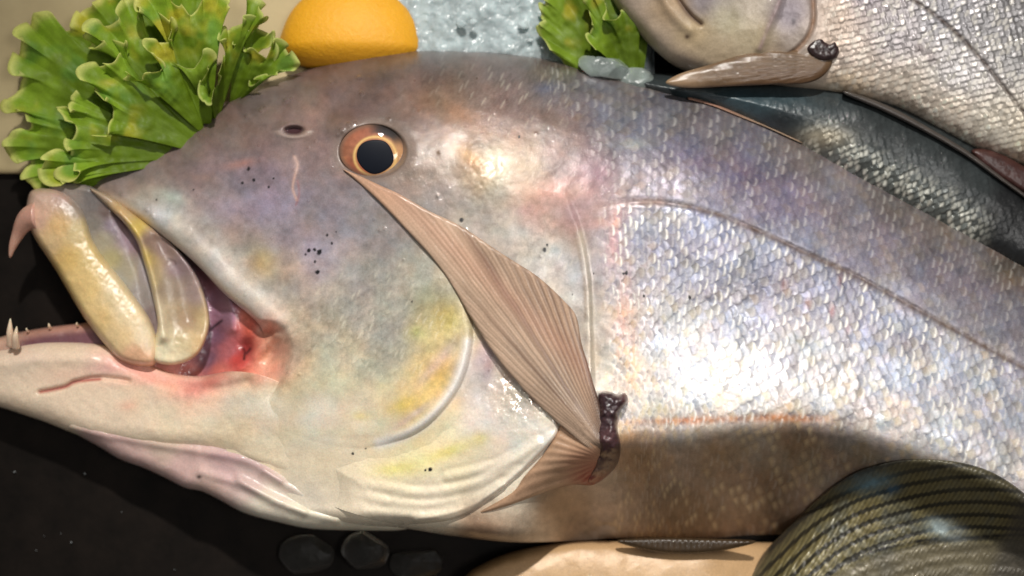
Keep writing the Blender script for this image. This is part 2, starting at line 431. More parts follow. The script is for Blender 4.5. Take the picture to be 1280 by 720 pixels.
CP = [
 # back of the head and snout
 (125, 232, 150, 128, 118, .05), (160, 214, 138, 120, 114, .05), (215, 192, 126, 108, 104, .08), (270, 160, 122, 104, 100, .08), (310, 128, 116, 100, 98, .08),
 (360, 108, 112, 96, 96, .1), (420, 96, 112, 96, 94, .1), (480, 88, 108, 92, 90, .1), (540, 82, 112, 98, 94, .12), (610, 80, 120, 106, 100, .12), (680, 90, 118, 108, 104, .2),
 (330, 150, 142, 120, 112, .08), (390, 140, 160, 132, 120, .08), (300, 185, 140, 118, 112, .06), (420, 130, 126, 104, 100, .08), (470, 125, 118, 98, 94, .08), (520, 120, 136, 112, 100, .1),
 (560, 130, 142, 112, 96, .1), (600, 115, 132, 110, 102, .1), (640, 130, 132, 112, 110, .15), (580, 165, 148, 116, 92, .12), (530, 170, 142, 118, 104, .1), (545, 205, 148, 124, 108, .1),
 (640, 170, 150, 122, 104, .15), (690, 160, 150, 120, 102, .15), (660, 210, 172, 146, 108, .15), (700, 205, 166, 136, 126, .15), (740, 220, 132, 100, 106, .1), (735, 190, 132, 104, 100, .12),
 (605, 222, 206, 182, 150, .15), (590, 250, 186, 174, 164, .2), (560, 255, 158, 148, 142, .25), (620, 255, 190, 176, 160, .25), (690, 245, 205, 160, 148, .1), (660, 255, 198, 166, 152, .12),
 (720, 260, 206, 160, 150, .1), (660, 300, 186, 182, 172, .25), (700, 320, 190, 184, 172, .22), (640, 310, 180, 174, 168, .2), (700, 370, 196, 188, 170, .22), (720, 420, 200, 188, 168, .2),
 # middle of the head
 (200, 225, 146, 128, 124, .08), (250, 215, 144, 126, 128, .08), (300, 220, 146, 132, 140, .1), (340, 240, 146, 132, 144, .12), (400, 240, 150, 136, 142, .12), (410, 200, 146, 126, 126, .1),
 (250, 250, 158, 138, 132, .1), (200, 258, 186, 190, 192, .15), (180, 250, 178, 170, 156, .1), (290, 280, 162, 146, 146, .12), (350, 290, 158, 144, 152, .12), (400, 280, 150, 142, 150, .12),
 (450, 270, 150, 142, 146, .15), (490, 300, 152, 148, 148, .2), (230, 285, 196, 190, 180, .1), (270, 320, 206, 200, 192, .1), (300, 350, 214, 208, 200, .1), (330, 385, 206, 200, 190, .1),
 (325, 330, 188, 166, 132, .1), (360, 340, 170, 156, 146, .1), (400, 330, 160, 150, 156, .12), (390, 380, 170, 160, 148, .15), (440, 350, 168, 162, 156, .25), (490, 350, 168, 166, 158, .3), (530, 340, 152, 146, 134, .25),
 (440, 400, 172, 168, 158, .28), (490, 400, 164, 160, 152, .28), (540, 380, 150, 148, 122, .2), (545, 410, 176, 164, 112, .12), (380, 420, 184, 172, 148, .18), (350, 450, 190, 170, 144, .12), (430, 450, 178, 172, 150, .25),
 (490, 440, 178, 172, 158, .22), (360, 480, 196, 184, 154, .15), (420, 485, 198, 190, 164, .2), (560, 430, 196, 176, 126, .1), (545, 470, 206, 176, 118, .05), (520, 500, 212, 184, 120, .02), (480, 510, 214, 200, 172, .05),
 # pale lower head
 (340, 510, 224, 212, 194, 0), (400, 525, 222, 212, 196, 0), (450, 530, 226, 214, 190, 0), (330, 560, 224, 208, 180, 0), (400, 580, 226, 212, 186, 0), (470, 580, 228, 214, 184, 0), (520, 575, 228, 216, 168, 0), (560, 555, 226, 216, 182, 0),
 (600, 530, 222, 208, 204, .05), (600, 480, 200, 186, 186, .08), (600, 445, 178, 158, 160, .08), (640, 490, 216, 206, 192, .3), (660, 520, 226, 220, 208, .3), (640, 470, 196, 178, 160, .3), (690, 480, 206, 196, 180, .2), (590, 560, 226, 216, 180, .02),
 (450, 620, 226, 212, 190, 0), (540, 620, 228, 216, 196, 0), (620, 590, 228, 218, 200, 0), (680, 545, 232, 226, 214, .1), (380, 625, 214, 204, 188, 0), (480, 650, 214, 204, 184, 0),
 (200, 520, 226, 208, 182, 0), (120, 510, 226, 206, 178, 0), (260, 520, 224, 206, 182, 0), (250, 490, 220, 176, 158, 0), (60, 500, 224, 204, 176, 0), (280, 540, 222, 206, 178, 0),
 # body
 (690, 110, 122, 118, 120, .3), (740, 120, 116, 116, 122, .35), (700, 150, 136, 126, 124, .25), (760, 160, 124, 126, 134, .4), (820, 150, 118, 118, 122, .35), (900, 165, 122, 118, 120, .35), (980, 200, 130, 124, 124, .35), (850, 200, 118, 110, 122, .35),
 (780, 200, 134, 130, 136, .35), (920, 215, 124, 112, 126, .35), (980, 240, 132, 122, 134, .4), (1060, 250, 138, 130, 130, .4), (1100, 300, 146, 136, 140, .4), (1180, 330, 142, 132, 136, .4), (1260, 390, 140, 132, 134, .4), (1180, 290, 124, 110, 98, .3), (1270, 340, 120, 104, 90, .3),
 (1120, 255, 118, 104, 94, .3), (1000, 190, 128, 112, 104, .3), (860, 128, 104, 96, 92, .2), (760, 105, 106, 96, 92, .2), (1050, 320, 150, 142, 146, .4), (1360, 450, 140, 132, 132, .4), (1400, 420, 120, 104, 90, .3),
 (770, 240, 160, 144, 140, .3), (830, 238, 150, 142, 144, .4), (900, 250, 142, 134, 142, .4),
 (800, 290, 164, 158, 162, .5), (870, 300, 158, 158, 168, .5), (940, 330, 160, 158, 166, .5), (1010, 360, 166, 160, 164, .5), (860, 350, 166, 164, 172, .5), (780, 340, 200, 188, 180, .5), (930, 390, 178, 172, 174, .55), (1010, 430, 192, 186, 182, .6),
 (780, 400, 216, 198, 180, .5), (850, 420, 212, 206, 198, .6), (770, 460, 220, 204, 184, .5), (860, 480, 222, 216, 206, .6), (940, 470, 220, 212, 202, .6), (1020, 490, 216, 208, 196, .6), (1090, 470, 202, 198, 196, .6), (1100, 400, 176, 172, 178, .6), (1180, 470, 196, 194, 196, .6),
 (1260, 520, 200, 196, 194, .6), (1200, 540, 208, 202, 194, .55), (1270, 590, 206, 200, 190, .55), (1360, 580, 200, 196, 190, .55), (800, 515, 220, 206, 186, .45), (900, 515, 222, 208, 190, .45), (1110, 530, 214, 204, 190, .45),
 # belly wall, browned and darkened in colour to deepen its shade
 (800, 570, 154.51, 120.07, 86.6, 0.1), (700, 620, 149.24, 118.35, 90.06, 0.1), (600, 655, 131.68, 104.63, 83.14, 0.1), (900, 565, 151, 120.07, 90.06, 0.1), (1000, 560, 140.47, 114.92, 91.8, 0.1), (850, 640, 131.68, 106.35, 81.4, 0.1), (960, 620, 131.68, 106.35, 84.87, 0.1), (1080, 580, 131.68, 109.78, 91.8, 0.15), (1200, 640, 131.68, 109.78, 91.8, 0.15), (1350, 720, 131.68, 109.78, 91.8, 0.15),
]
sat = lambda c, k=1.08: np.clip(c.mean() + (c - c.mean()) * k, 0, 255)
CP = [(a, b, *(sat(np.array((r, g, bb), float)) * (np.interp(b, [80, 200, 330, 450], [.76, .85, .97, 1.03]) if a < 700 else np.interp(b - yl(a), [-150, -30, 20, 70, 150, 260], [.82, .87, .90, .93, .95, .98]) * (np.array((.97, .99, 1.05)) if b < yc(a) - 12 else 1.0))), m * (.45 if a < 735 and b < 340 else 1)) for a, b, r, g, bb, m in CP]  # colours scaled down towards the back, standing in for weaker light there
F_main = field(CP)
YFIELD = [
 (340, 432, 30, 40, (204, 136, 116), .55, 0), (334, 412, 12, 16, (206, 120, 96), .45, 0), (336, 470, 34, 14, (208, 150, 132), .5, -10),
 (300, 205, 22, 6, (172, 118, 100), .5, -10), (250, 222, 16, 6, (150, 118, 100), .3, 0), (560, 140, 60, 18, (150, 112, 84), .35, 20), (590, 200, 26, 12, (206, 146, 84), .6, 40), (618, 206, 18, 22, (240, 224, 196), .7, 30),  # the near-white blob is a painted highlight behind the eye
 (330, 328, 16, 18, (196, 164, 106), .5, 0), (560, 398, 16, 22, (186, 166, 74), .55, 0), (520, 415, 12, 10, (178, 184, 108), .5, 0), (548, 468, 26, 18, (222, 180, 92), .6, -45), (505, 506, 22, 11, (226, 196, 96), .75, -20),
 (450, 520, 14, 7, (226, 206, 130), .5, 0), (560, 565, 34, 9, (222, 212, 110), .6, -22), (495, 586, 34, 11, (226, 214, 118), .6, -6), (600, 548, 12, 8, (220, 214, 120), .5, 0), (420, 540, 60, 8, (226, 214, 176), .3, 0),
 (316, 428, 22, 28, (206, 112, 90), .6, 30), (308, 440, 12, 18, (180, 56, 54), .6, 30), (330, 460, 26, 18, (214, 148, 130), .6, 0), (250, 488, 60, 9, (216, 140, 124), .5, -8), (270, 470, 34, 9, (196, 104, 94), .5, -30), (160, 466, 40, 14, (222, 146, 136), .6, 8), (145, 480, 26, 7, (206, 112, 108), .5, -8), (240, 452, 34, 12, (224, 150, 140), .6, 10),
 (700, 236, 40, 16, (196, 146, 136), .3, -20), (745, 215, 26, 18, (120, 84, 98), .45, 0), (655, 262, 20, 10, (208, 150, 140), .4, 0), (768, 300, 10, 44, (214, 150, 138), .5, 5), (778, 400, 9, 70, (220, 160, 140), .45, 4), (790, 440, 8, 46, (222, 168, 140), .4, 0),
 (760, 275, 26, 8, (206, 150, 136), .5, -20), (880, 525, 120, 5, (190, 118, 70), .7, -2), (990, 523, 40, 5, (206, 130, 66), .7, 2), (790, 545, 40, 9, (196, 150, 96), .5, -5), (745, 60, 1, 1, (0, 0, 0), 0, 0),  # orange strips along the crease paint the warm fringe of the shadow edge
 (1010, 380, 5, 9, (150, 84, 70), .5, 0), (1040, 388, 4, 9, (156, 72, 64), .55, 0), (980, 356, 4, 8, (150, 84, 74), .5, 0), (1050, 350, 4, 10, (160, 96, 80), .4, 0), (1060, 410, 4, 10, (160, 96, 80), .4, 0),
 (680, 110, 14, 8, (96, 104, 130), .5, 0), (790, 180, 30, 8, (140, 150, 150), .4, 0), (880, 205, 70, 14, (116, 98, 118), .4, 12), (960, 230, 60, 16, (122, 102, 124), .35, 25),
 (290, 262, 40, 16, (150, 134, 156), .4, 10), (350, 250, 40, 20, (142, 130, 152), .4, 0), (400, 310, 30, 16, (158, 150, 170), .4, 0), (455, 545, 50, 4, (206, 186, 160), .4, 0), (212, 246, 22, 9, (166, 182, 168), .4, 15), (195, 268, 14, 9, (206, 214, 222), .6, 30),
 (610, 455, 8, 26, (136, 108, 116), .5, 8), (640, 462, 8, 16, (186, 130, 120), .4, 10), (545, 455, 8, 40, (196, 176, 186), .45, 40), (515, 520, 34, 5, (196, 176, 190), .45, -35),
]
SPECKS = [(311, 211, 3.2), (317, 225, 2.6), (303, 229, 1.8), (342, 223, 1.6), (336, 234, 2), (386, 313, 2.6), (399, 315, 4.2), (393, 312, 2.6), (382, 318, 1.8), (394, 327, 2.2), (397, 340, 3.0), (409, 294, 2.0), (420, 290, 1.6), (415, 304, 2.0),
          (577, 275, 3.2), (681, 312, 3), (684, 306, 2.2), (783, 342, 3.2), (779, 342, 2), (742, 342, 1.8), (862, 372, 3.0), (805, 370, 2.6), (716, 368, 1.4), (441, 567, 2.2), (457, 561, 1.5), (538, 587, 3.0), (532, 588, 1.8), (649, 171, 2.2), (196, 250, 1.5), (242, 237, 1.3), (515, 377, 1.5), (35, 484, 2)]

def col_main(x, y, d=None):
    rgb, met = F_main(x, y)
    for cx, cy, rx, ry, c, a, g in YFIELD:
        rgb = blob(rgb, x, y, cx, cy, rx, ry, c, a, g)
    lum = rgb.mean(1); mo = 1 - .72 * ss(.42, .60, lum) * (x < 740)
    rgb *= (1 + mo * (0.60 * fbm(x, y, 36, 91, 4) + .40 * fbm(x * .8 + y * .3, y - .4 * x, 13, 93, 3) + 0.36 * fbm(x, y, 6, 95, 2)))[:, None]
    # hue drift of the wet skin: pinks, blues, straw
    hv = fbm(x, y, 24, 101, 3) * ss(560, 480, y - .1 * x); hb = fbm(x, y, 30, 111, 3) * ss(560, 480, y - .1 * x)
    rgb *= np.stack([1 + .24 * hv, 1 - .04 * hv + .02 * hb, 1 - .18 * hv + .24 * hb], 1)
    # ---- scales of the flank
    sm = scale_mask(x, y)
    k = sm > 0.01
    rough = np.full(len(x), .40) + .05 * (x > 740) + .16 * fbm(x, y, 18, 121)
    if k.any():
        xs, ys = x[k], y[k]
        u, v = scale_uv(xs, ys)
        du, dv, r1, r2, r3, rim = scale_field(u, v, 7)
        w = sm[k]
        below = ss(-6, 10, ys - np.interp(xs, _lx, yl(_lx)))
        wall = ss(-4, 10, ys - yc(xs))
        amp = (.75 + .3 * below) * w
        base = rgb[k]
        soft = np.clip(1.25 * (1 - rim ** 3), 0, 1)
        pn = .5 + 1.6 * fbm(xs, ys, 34, 127, 2)
        amp = amp * (1 - .5 * wall)
        base *= (1 + amp * (.34 * (r1 - .5) * soft + .12 * (du - .1) - .05 * np.exp(-((rim - .97) / .16) ** 2)))[:, None]
        # tinted mirrors: bluish, straw, rosy
        t = amp * .42 * soft
        base *= np.stack([1 + t * (.24 * (r2 > .78) - .16 * (r2 < .4)), 1 + t * (.13 * (r2 > .78) - .05 * (r2 < .4) - .12 * (r3 > .92)), 1 + t * (-.24 * (r2 > .78) + .13 * (r2 < .4) - .20 * (r3 > .92))], 1)
        # pale upright line near the free edge; brighter on random scales as painted glints
        st = np.exp(-((du - .66 + .12 * dv * dv) / .13) ** 2) * (1 - dv ** 4) * amp
        base = mixc(base, (240, 236, 228), st * (.22 + .62 * (r3 < .34) * np.clip(pn + .3, 0, 1)) * (1 - .7 * wall) * (.36 + .64 * below))
        dk = np.exp(-((du + .05) / .22) ** 2 - (dv / .7) ** 2) * (r1 < .36) * amp * below * (1 - wall)
        base = mixc(base, (118, 118, 132), dk * .42)
        sp = np.exp(-((du - .35) / .28) ** 2 - (dv / .6) ** 2) * (r2 > .62) * wall * w * np.clip(.6 + 2.2 * fbm(xs, ys, 30, 129, 2), 0, 1)
        base = mixc(base, (226, 200, 160), sp * .55)
        rgb[k] = base
        met[k] = np.clip(met[k] + .25 * (r3 - .5) * amp, 0, 1)
        rough[k] += amp * (.26 * (r2 - .5))
    # small scales of the cheek and nape: slanting flecks
    cm = np.exp(-(((x - 460) / 95) ** 2 + ((y - 410) / 80) ** 2) * 1.1) + .8 * np.exp(-(((x - 640) / 90) ** 2 + ((y - 120) / 50) ** 2)) + .6 * np.exp(-(((x - 690) / 50) ** 2 + ((y - 330) / 70) ** 2))
    cm = np.clip(cm, 0, 1)
    k = cm > .05
    if k.any():
        xs, ys = x[k], y[k]; a = math.radians(28)
        u = (xs * math.cos(a) + ys * math.sin(a)) / 8.5 + .5 * fbm(xs, ys, 40, 131); v = (-xs * math.sin(a) + ys * math.cos(a)) / 7.5 + .5 * fbm(xs, ys, 40, 141)
        du, dv, r1, r2, r3, rim = scale_field(u, v, 17)
        w = cm[k]; b = rgb[k]
        b *= (1 + w * (.34 * (r1 - .5) + .16 * du))[:, None]
        b = mixc(b, (232, 226, 206), np.exp(-((du - .45) / .22) ** 2) * (1 - dv * dv) * (.18 + .8 * (r3 < .12)) * w * np.where(ys < 250, .28, .55))
        rgb[k] = b
    # strokes
    rgb = stroke(rgb, x, y, LATL[12:], 4.2, (100, 80, 68), .72, .3)
    rgb = stroke(rgb, x, y, LATL[6:16], 6.0, (150, 118, 108), .4)
    rgb = stroke(rgb, x, y, smooth([(368, 196), (372, 206), (368, 222), (366, 236), (371, 250)]), 1.6, (196, 160, 146), .8)
    rgb = stroke(rgb, x, y, smooth([(369, 198), (371, 207), (370, 214)]), 3.4, (190, 164, 156), .55)
    rgb = stroke(rgb, x, y, smooth([(372, 226), (374, 242), (370, 256)]), 1.6, (150, 84, 84), .4)
    rgb = stroke(rgb, x, y, PREOP[15:36] + np.array([-6, -2]), 7.0, (236, 231, 226), .9)
    rgb = stroke(rgb, x, y, smooth([(726, 292), (736, 350), (739, 420), (742, 470)]), 5, (196, 184, 164), .6)
    rgb = stroke(rgb, x, y, smooth([(720, 300), (730, 350), (732, 400)]), 2.0, (150, 130, 112), .5, .5)
    rgb = stroke(rgb, x, y, smooth([(55, 490), (80, 484), (95, 477), (120, 474)]), 1.8, (168, 84, 76), .8)
    rgb = stroke(rgb, x, y, NOTCH[8:] + np.array([3, -2]), 6, (222, 216, 206), .55)
    rgb = stroke(rgb, x, y, smooth([(108, 240), (150, 261), (180, 279)]), 9, (202, 172, 130), .75)
    rgb = stroke(rgb, x, y, DORS[100:] + np.array([0, 4.]), 4.0, (92, 78, 66), .6)
    # eye socket rim and nostril
    e = np.sqrt(((x - EYE[0]) / 44) ** 2 + ((y - EYE[1] + 1) / 35) ** 2)
    rgb = mixc(rgb, (122, 106, 96), .7 * np.exp(-((e - 1.0) / .20) ** 2))
    n = np.sqrt(((x - 367) / 13) ** 2 + ((y - 163) / 5.5) ** 2)
    rgb = mixc(rgb, (58, 30, 36), .95 * (1 - ss(.65, 1.05, n)))
    rgb = mixc(rgb, (176, 158, 148), .5 * np.exp(-((n - 1.5) / .4) ** 2) * (y > 163))
    for cx, cy, r in SPECKS:
        m = (abs(x - cx) < 9) & (abs(y - cy) < 9)
        if m.any():
            q = np.hypot((x[m] - cx) * (1 + .5 * rnd(cx, cy)), y[m] - cy) / r + 1.0 * fbm(x[m], y[m], 3.0, int(cx))
            rgb[m] = mixc(rgb[m], (22, 20, 24), 1 - ss(.6, 1.15, q))
    rough = rough - .13 * ss(.40, .58, lum) * (x < 740) + .06 * np.exp(-(((x - 606) / 50) ** 2 + ((y - 222) / 40) ** 2))
    for bx, by, br, bh in DROPS:
        m = (abs(x - bx) < 2 * br) & (abs(y - by) < 2 * br)
        if m.any(): rough[m] += (.08 - rough[m]) * np.exp(-(((x[m] - bx) ** 2 + (y[m] - by) ** 2) / br ** 2) ** 2)
    met = met * ss(0, .1, met) * np.where(x > 740, .62, 1.0)
    return np.clip(rgb, .002, .95), np.stack([np.clip(met, 0, .8), np.clip(rough, .08, .7), np.zeros(len(x))], 1)

def z_lin(x, y, d):
    z = 74 + 42 * ss(230, 345, x) + 6 * ss(430, 480, y)
    z -= 12 * np.exp(-(line_d(smooth([(215, 300), (250, 345), (268, 390), (264, 440), (240, 470)]), x, y, 50) / 13) ** 2)
    z += 14 * np.exp(-(line_d(smooth([(345, 420), (320, 440), (290, 466), (240, 482)]), x, y, 40) / 9) ** 2)
    z += 9 * np.exp(-(line_d(smooth([(270, 345), (288, 380), (292, 410)]), x, y, 40) / 7) ** 2)
    z -= 9 * np.exp(-(((x - 308) / 9) ** 2 + ((y - 434) / 11) ** 2))
    z = z + 5 * fbm(x, y, 18, 71, 3) + 1.5 * fbm(x, y, 6, 73, 2) - 10 * (1 - dome(d, 8))
    return z
def z_body(x, y, d=None):
    z = z_main(x, y) + z_relief(x, y)
    sm = scale_mask(x, y)
    k = sm > .01
    u, v = scale_uv(x[k], y[k])
    du, dv, r1, r2, r3, rim = scale_field(u, v, 7)
    below = ss(-6, 10, y[k] - np.interp(x[k], _lx, yl(_lx)))
    a = sm[k] * (.8 + 1.0 * below)
    z[k] += a * (1 - .5 * ss(-4, 10, y[k] - yc(x[k]))) * (.25 * du + np.clip(1.3 * (1 - rim ** 3), 0, 1) * (.68 * (r1 - .5) * du + .25 * (r2 - .5) * dv))
    z += .25 * fbm(x, y, 6, 151, 2)
    k = (x < 380) & (y > 395) & (y < 520)
    w = ss(34, 1, line_d(NOTCH_IN, x[k], y[k], 60)) * ss(398, 418, y[k]) * ss(505, 480, y[k])
    z[k] = z[k] * (1 - w) + (z_lin(x[k], y[k], np.full(w.shape, 30.0)) + 1.5) * w
    return z

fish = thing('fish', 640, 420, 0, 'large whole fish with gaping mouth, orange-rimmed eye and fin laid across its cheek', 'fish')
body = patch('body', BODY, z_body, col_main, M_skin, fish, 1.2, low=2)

# --- gill cover
GC_R = smooth([(705, 246), (722, 290), (733, 350), (738, 410), (738, 450), (722, 480), (700, 508), (697, 524), (698, 538), (690, 552), (668, 575), (645, 597), (612, 624), (582, 644), (545, 654), (505, 656), (470, 650), (435, 640), (410, 630), (394, 621)], n=5)
GC_L = smooth([(394, 621), (378, 596), (374, 566), (386, 546), (430, 547), (480, 545), (520, 530), (552, 500), (574, 455), (580, 410), (572, 350), (580, 310), (620, 270), (660, 250), (705, 246)], n=5)
GILL = np.concatenate([GC_R[:-1], GC_L[:-1]])
def z_gill(x, y, d):
    dr = line_d(GC_R[:75], x, y, 60)
    dl = line_d(GC_L, x, y, 70)
    off = -4 + 11 * ss(4, 66, dl) * ss(425, 530, y) - 7 * np.exp(-((x - 384) ** 2 + (y - 598) ** 2) / 32.0 ** 2)
    off -= 8 * (1 - dome(dr, 6)) * 1.0
    lowr = ss(540, 600, y) * ss(330, 420, x)
    rib = (np.cos(dr * 2 * math.pi / 12.5 + 3 * fbm(x, y, 60, 4)) + .5 * np.cos(dr * 2 * math.pi / 7.3 + 6 * fbm(x, y, 50, 6))) * (.8 * ss(62, 40, dr))
    z = z_main(x, y) + z_relief(x, y) * ss(560, 480, y) + off
    for P, a_, w_ in (([(430, 596), (480, 610), (540, 616), (600, 602), (655, 570), (690, 546)], 1.7, 6), ([(420, 622), (470, 640), (540, 643), (600, 624), (650, 590)], 1.4, 6), ([(460, 622), (520, 631), (580, 625), (620, 604)], .9, 5), ([(560, 596), (620, 582), (672, 552)], 1.5, 6), ([(380, 590), (430, 612), (480, 626)], 1.4, 7), ([(520, 650), (580, 636), (630, 606)], 1.8, 3)):
        dd_ = line_d(smooth(P), x, y, 26)
        z += (a_ * np.exp(-(dd_ / w_) ** 2) - .5 * a_ * np.exp(-((dd_ - 9) / 4) ** 2) * ss(2, 8, dr)) * ss(415, 520, x)
    z += 2 * fbm(x, y, 30, 12, 3) + 1.5 * fbm(x, y, 9, 14, 3) * ss(560, 480, y) + .4 * fbm(x, y, 5, 18, 2)
    # scaly, crinkled silver skin above the flap
    k = np.exp(-(((x - 655) / 36) ** 2 + ((y - 495) / 34) ** 2))
    z += k * 5 * fbm(x, y, 10, 16, 3)
    z -= 18 * (1 - dome(np.maximum(662 - y, 0) + 30 * (x < 330), 20)) * ss(610, 640, y)
    return z
def col_gill(x, y, d):
    rgb, pbr = col_main(x, y)
    dr = line_d(GC_R[:75], x, y, 60)
    rgb = mixc(rgb, (238, 232, 220), .55 * np.exp(-(dr / 6) ** 2) * ss(500, 530, y) * ss(560, 640, x))
    rgb = mixc(rgb, (196, 182, 162), .08 * (.5 + .5 * np.cos(dr * 2 * math.pi / 12.5 + 3 * fbm(x, y, 60, 4) + 2.2)) * ss(50, 30, dr) * ss(560, 600, y))
    k = np.exp(-(((x - 655) / 36) ** 2 + ((y - 495) / 34) ** 2))
    pbr[:, 0] = np.maximum(pbr[:, 0] * ss(640, 560, y), .55 * k)
    pbr[:, 1] = pbr[:, 1] * (1 - .3 * k)
    return rgb, pbr
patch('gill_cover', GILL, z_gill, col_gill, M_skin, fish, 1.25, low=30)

# --- throat membrane under the jaw
THROAT = smooth([(90, 515), (76, 528), (84, 537), (92, 541), (125, 559), (150, 574), (180, 585), (210, 599), (232, 610), (252, 614), (275, 625), (305, 641), (345, 652), (390, 661), (455, 663), (505, 662), (530, 650), (480, 630), (400, 590), (300, 540), (150, 505)], True, 5)
def z_throat(x, y, d):
    z = 62 + 48 * ss(100, 420, x) + 26 * dome(d, 16)
    for P, a in (([(90, 536), (200, 556), (300, 574), (350, 600)], 5), ([(300, 600), (350, 630), (420, 650)], 6), ([(250, 590), (320, 612), (380, 640)], 4), ([(330, 590), (400, 630), (450, 650)], 5)):
        z += a * np.exp(-(line_d(smooth(P), x, y, 30) / 6) ** 2)
    return z + 3 * fbm(x, y, 30, 5, 3) + 1.0 * fbm(x, y, 9, 5, 2)
F_thr = field([(60, 520, 222, 202, 176, 0), (130, 555, 190, 160, 154, 0), (180, 575, 196, 164, 158, 0), (230, 585, 202, 170, 164, 0), (280, 590, 204, 172, 170, 0), (200, 555, 198, 176, 160, 0), (310, 600, 202, 178, 172, 0), (260, 612, 206, 178, 166, 0), (330, 630, 218, 208, 190, 0), (380, 640, 216, 208, 188, 0), (440, 655, 216, 206, 184, 0), (360, 610, 212, 196, 184, 0)], 16, 8)
def col_throat(x, y, d):
    rgb, m = F_thr(x, y)
    rgb *= (1 + .25 * fbm(x, y, 14, 9, 3))[:, None]
    rgb = blob(rgb, x, y, 249, 596, 3.4, 2.4, (20, 16, 18), 1.0)
    rgb = stroke(rgb, x, y, smooth([(265, 570), (310, 575), (350, 600)]), 5, (168, 136, 140), .5)
    return rgb, simple_pbr(len(x), 0, .36)
patch('throat', THROAT, z_throat, col_throat, M_flesh, fish, 1.5, low=2)

# --- lower jaw
JAW = np.concatenate([smooth([(-120, 452), (-60, 440), (0, 435), (30, 430), (60, 427), (100, 428), (135, 432), (152, 441), (180, 452), (215, 466), (250, 470), (290, 464), (330, 470), (372, 490), (405, 520), (440, 560), (450, 600), (425, 634)], n=5),
                      smooth([(425, 634), (402, 625), (370, 607), (336, 585), (300, 569), (270, 564), (240, 562), (200, 560), (150, 556), (110, 548), (85, 539), (55, 527), (28, 518), (0, 509), (-50, 496), (-120, 480)], n=5)])
def z_jaw(x, y, d):
    z = np.interp(x, [-100, 0, 150, 250, 300, 400], [62, 76, 94, 114, 126, 140])
    z = z + 30 * (dome(d, 26) - 1) + 8
    t = ss(230, 330, x)
    zm = z_main(x, np.maximum(y, 440))
    z = z * (1 - t) + (zm + 3 - 8 * ss(310, 420, x) - 5 * ss(525, 480, y) * ss(320, 350, x) - 12 * (1 - dome(d, 14)) * ss(430, 380, x) * ss(566, 590, y)) * t
    z -= 6 * np.exp(-(line_d(smooth([(50, 490), (80, 484), (95, 477), (125, 472), (160, 476)]), x, y, 20) / 3.0) ** 2)
    z -= 5 * np.exp(-(line_d(smooth([(150, 446), (200, 474), (260, 486), (310, 478)]), x, y, 26) / 7) ** 2)
    z += 4 * np.exp(-(line_d(smooth([(0, 452), (60, 446), (110, 446)]), x, y, 30) / 12) ** 2)
    return z + 3.5 * fbm(x, y, 34, 61, 3) + 1.0 * fbm(x, y, 8, 63, 3)
def col_jaw(x, y, d):
    rgb, pbr = col_main(x, y)
    b = rgb.copy()
    rgb = mixc(rgb, (228, 206, 182), ss(230, 120, x) * .8)
    for cx, cy, rx, ry, c, a, g in ((150, 452, 36, 15, (226, 158, 150), .7, 10), (128, 462, 24, 9, (206, 146, 150), .5, 0), (185, 466, 34, 12, (228, 166, 152), .7, 12), (215, 478, 44, 9, (222, 146, 130), .6, 5), (90, 470, 50, 14, (226, 182, 160), .5, 0), (265, 478, 40, 10, (200, 112, 100), .6, -14), (40, 445, 46, 10, (230, 204, 184), .6, 0), (160, 508, 12, 8, (220, 160, 140), .5, 0), (120, 545, 60, 5, (190, 180, 140), .45, 6), (350, 508, 34, 18, (228, 220, 206), .7, 0)):
        rgb = blob(rgb, x, y, cx, cy, rx, ry, c, a, g)
    rgb = stroke(rgb, x, y, smooth([(50, 490), (80, 484), (95, 477), (125, 474)]), 2.0, (170, 76, 70), .85)
    return rgb, pbr * np.array([0, .9, 1])
patch('lower_jaw', JAW, z_jaw, col_jaw, M_skin, fish, 1.4, low=6)

# far side of the lower jaw with its row of small teeth, seen across the open mouth
FARJAW = smooth([(-60, 432), (-10, 424), (20, 416), (60, 409), (95, 405), (122, 403), (150, 412), (175, 440), (160, 462), (60, 450), (-60, 450)], True, 5)
patch('far_lower_lip', FARJAW, lambda x, y, d: 52 + 18 * dome(d, 12) + 1.6 * fbm(x, y, 8, 3, 3) + 0 * x,
      lambda x, y, d: (mixc(mixc(flat_cf((176, 132, 116))(x, y, d)[0], (112, 74, 82), ss(3, 16, d)), (222, 186, 160), ss(40, 0, x) * .6), simple_pbr(len(x), 0, .3)), M_flesh, fish, 1.5, low=4)

# mouth lining: the torn red and violet tissue behind the jaw bones
LINING = smooth([(150, 250), (190, 280), (225, 308), (260, 338), (300, 380), (336, 400), (348, 440), (336, 478), (300, 500), (250, 498), (200, 490), (160, 462), (130, 440), (150, 380)], True, 5)
F_lin = field([(170, 290, 120, 84, 96, 0), (230, 330, 128, 92, 100, 0), (255, 350, 140, 96, 104, 0), (275, 375, 138, 102, 122, 0), (285, 390, 150, 116, 138, 0), (265, 420, 116, 84, 104, 0), (262, 450, 110, 82, 100, 0), (305, 390, 206, 112, 88, 0), (318, 408, 206, 96, 76, 0), (309, 430, 132, 48, 46, 0), (300, 450, 196, 70, 66, 0), (330, 430, 210, 110, 90, 0),
               (285, 440, 176, 104, 110, 0), (280, 470, 206, 116, 104, 0), (240, 470, 176, 110, 106, 0), (210, 470, 226, 152, 138, 0), (320, 465, 214, 136, 118, 0), (180, 465, 222, 144, 132, 0)], 9, 6)
